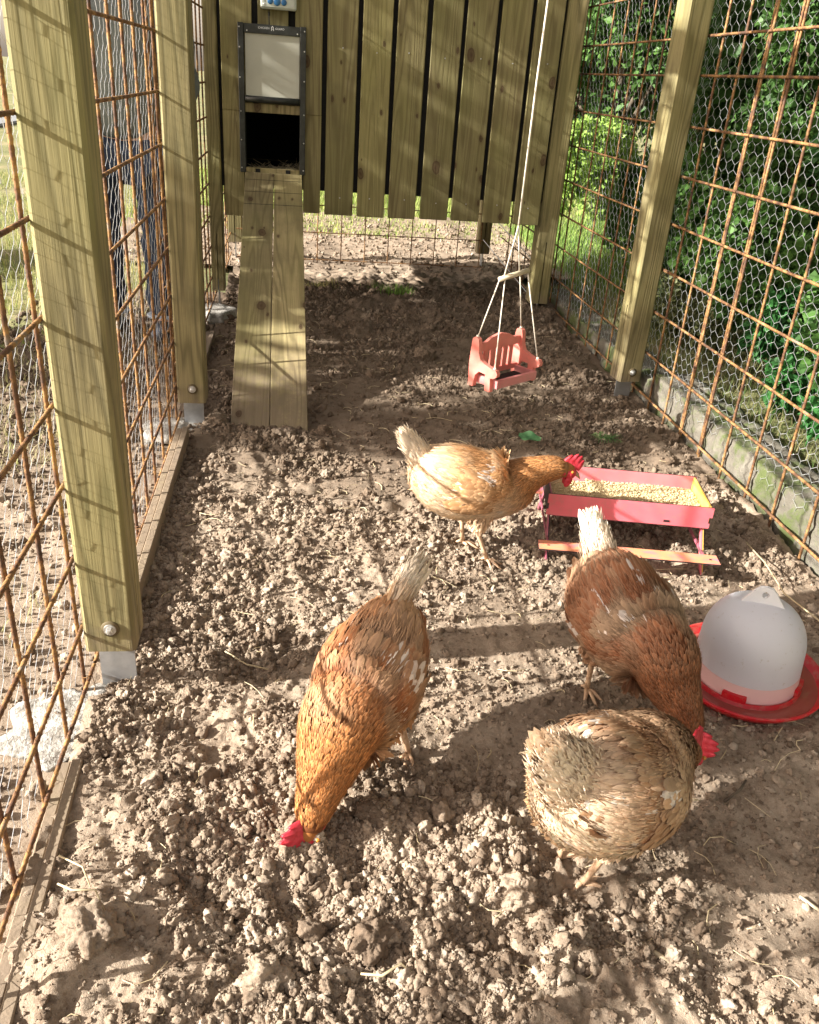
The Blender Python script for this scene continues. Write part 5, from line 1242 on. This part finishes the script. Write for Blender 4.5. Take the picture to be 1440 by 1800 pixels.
jm = skin_mesh('jeans', jp, [(0, 1), (1, 2), (2, 3), (0, 4), (4, 5), (5, 6)], [(.17, .12), .10, .076, .068, .10, .076, .07], jeans); wrinkle(jm, .02, 9, 3); obj('jeans', jm, pr)
kp_ = [(0, 0, .84), (0, 0, 1.05), (0, 0, 1.28), (0, 0, 1.42), (0, 0, 1.50), (-.18, 0, 1.37), (-.235, 0, 1.12), (-.20, -.10, .95), (.18, 0, 1.37), (.235, 0, 1.12), (.20, -.10, .95)]
km = skin_mesh('jacket', kp_, [(0, 1), (1, 2), (2, 3), (3, 4), (3, 5), (5, 6), (6, 7), (3, 8), (8, 9), (9, 10)], [(.19, .145), (.185, .14), (.19, .14), (.15, .10), .07, .075, .062, .05, .075, .062, .05], jack); wrinkle(km, .03, 7, 5); obj('jacket', km, pr)
hem = MB(); hem.v = []; 
o = MB().add([(.19 * math.cos(a_) * 1.0, .146 * math.sin(a_), z_) for z_ in (.792, .812) for a_ in np.linspace(0, 2 * math.pi, 25)[:-1]], [(i, (i + 1) % 24, 24 + (i + 1) % 24, 24 + i) for i in range(24)]).build('jacket_hem', mat_simple('pale_hem', (.45, .46, .44), (.55, .56, .54), 20, .8), pr)
for sx in (-.12, .10):
    fy_ = .04 if sx < 0 else -.02
    v_, f_ = ico(3); v_ = v_ * np.array([.048, .135, .05]); v_[:, 2] = np.maximum(v_[:, 2], -.03); obj('shoe', mesh_data('shoe', v_, f_, mat_simple('dark_shoe', (.03, .035, .05), (.06, .07, .09), 20, .6), True), pr, (sx, fy_ - .05, .035))
    v_, f_ = ico(3); obj('jeans_cuff', mesh_data('jeans_cuff', v_ * np.array([.072, .075, .018]), f_, mat_simple('frayed_cuff', (.25, .33, .45), (.6, .63, .68), 60, .9), True), pr, (sx, fy_, .085))
v_, f_ = ico(3); v_ = v_ * np.array([.088, .1, .1]); v_ = v_[:]; obj('hair', mesh_data('hair', v_ + .004 * fbm(v_ * 40, 2, 1)[:, None], f_, mat_simple('brown_hair', (.06, .035, .02), (.1, .06, .035), 60, .7), True), pr, (0, .025, 1.69))
hv, hf_ = ico(2)
for sx in (-1, 1): obj('eye', mesh_data('eye', hv * .010, hf_, mat_simple('eye_white', (.7, .7, .7), (.75, .75, .75), 5, .3, bmp=0), True), pr, (sx * .03, -.094, 1.655))
MB().tube([(0, -.095, 1.66), (0, -.118, 1.63), (0, -.105, 1.622)], [.008, .012, .008], 8).build('nose', skinm, pr, smooth=True)
MB().box(-.022, .022, -.098, -.090, 1.597, 1.605, .002).build('mouth', mat_simple('lips', (.4, .16, .14), (.45, .2, .17), 20, .5), pr)
for sx in (-1, 1):
    obj('ear', mesh_data('ear', hv * np.array([.008, .016, .026]), hf_, skinm, True), pr, (sx * .077, -.01, 1.64))
    for k in range(5):   # fingers, lightly curled
        bx_ = sx * (.17 + (.012 if k == 4 else 0)) ; ox = (k - 1.5) * .012 if k < 4 else sx * -.03
        MB().tube([(bx_ + ox, -.145, .845), (bx_ + ox, -.155, .815 if k < 4 else .83), (bx_ + ox * .9, -.150, (.785, .778, .782, .792, .81)[k]), (bx_ + ox * .85, -.138, (.768, .76, .765, .778, .80)[k])], [.0085, .0082, .0075, .006], 8).build('finger', skinm, pr, smooth=True)
pr.scale = (1.16, 1.16, 1.0)
print('objects', len(bpy.data.objects))
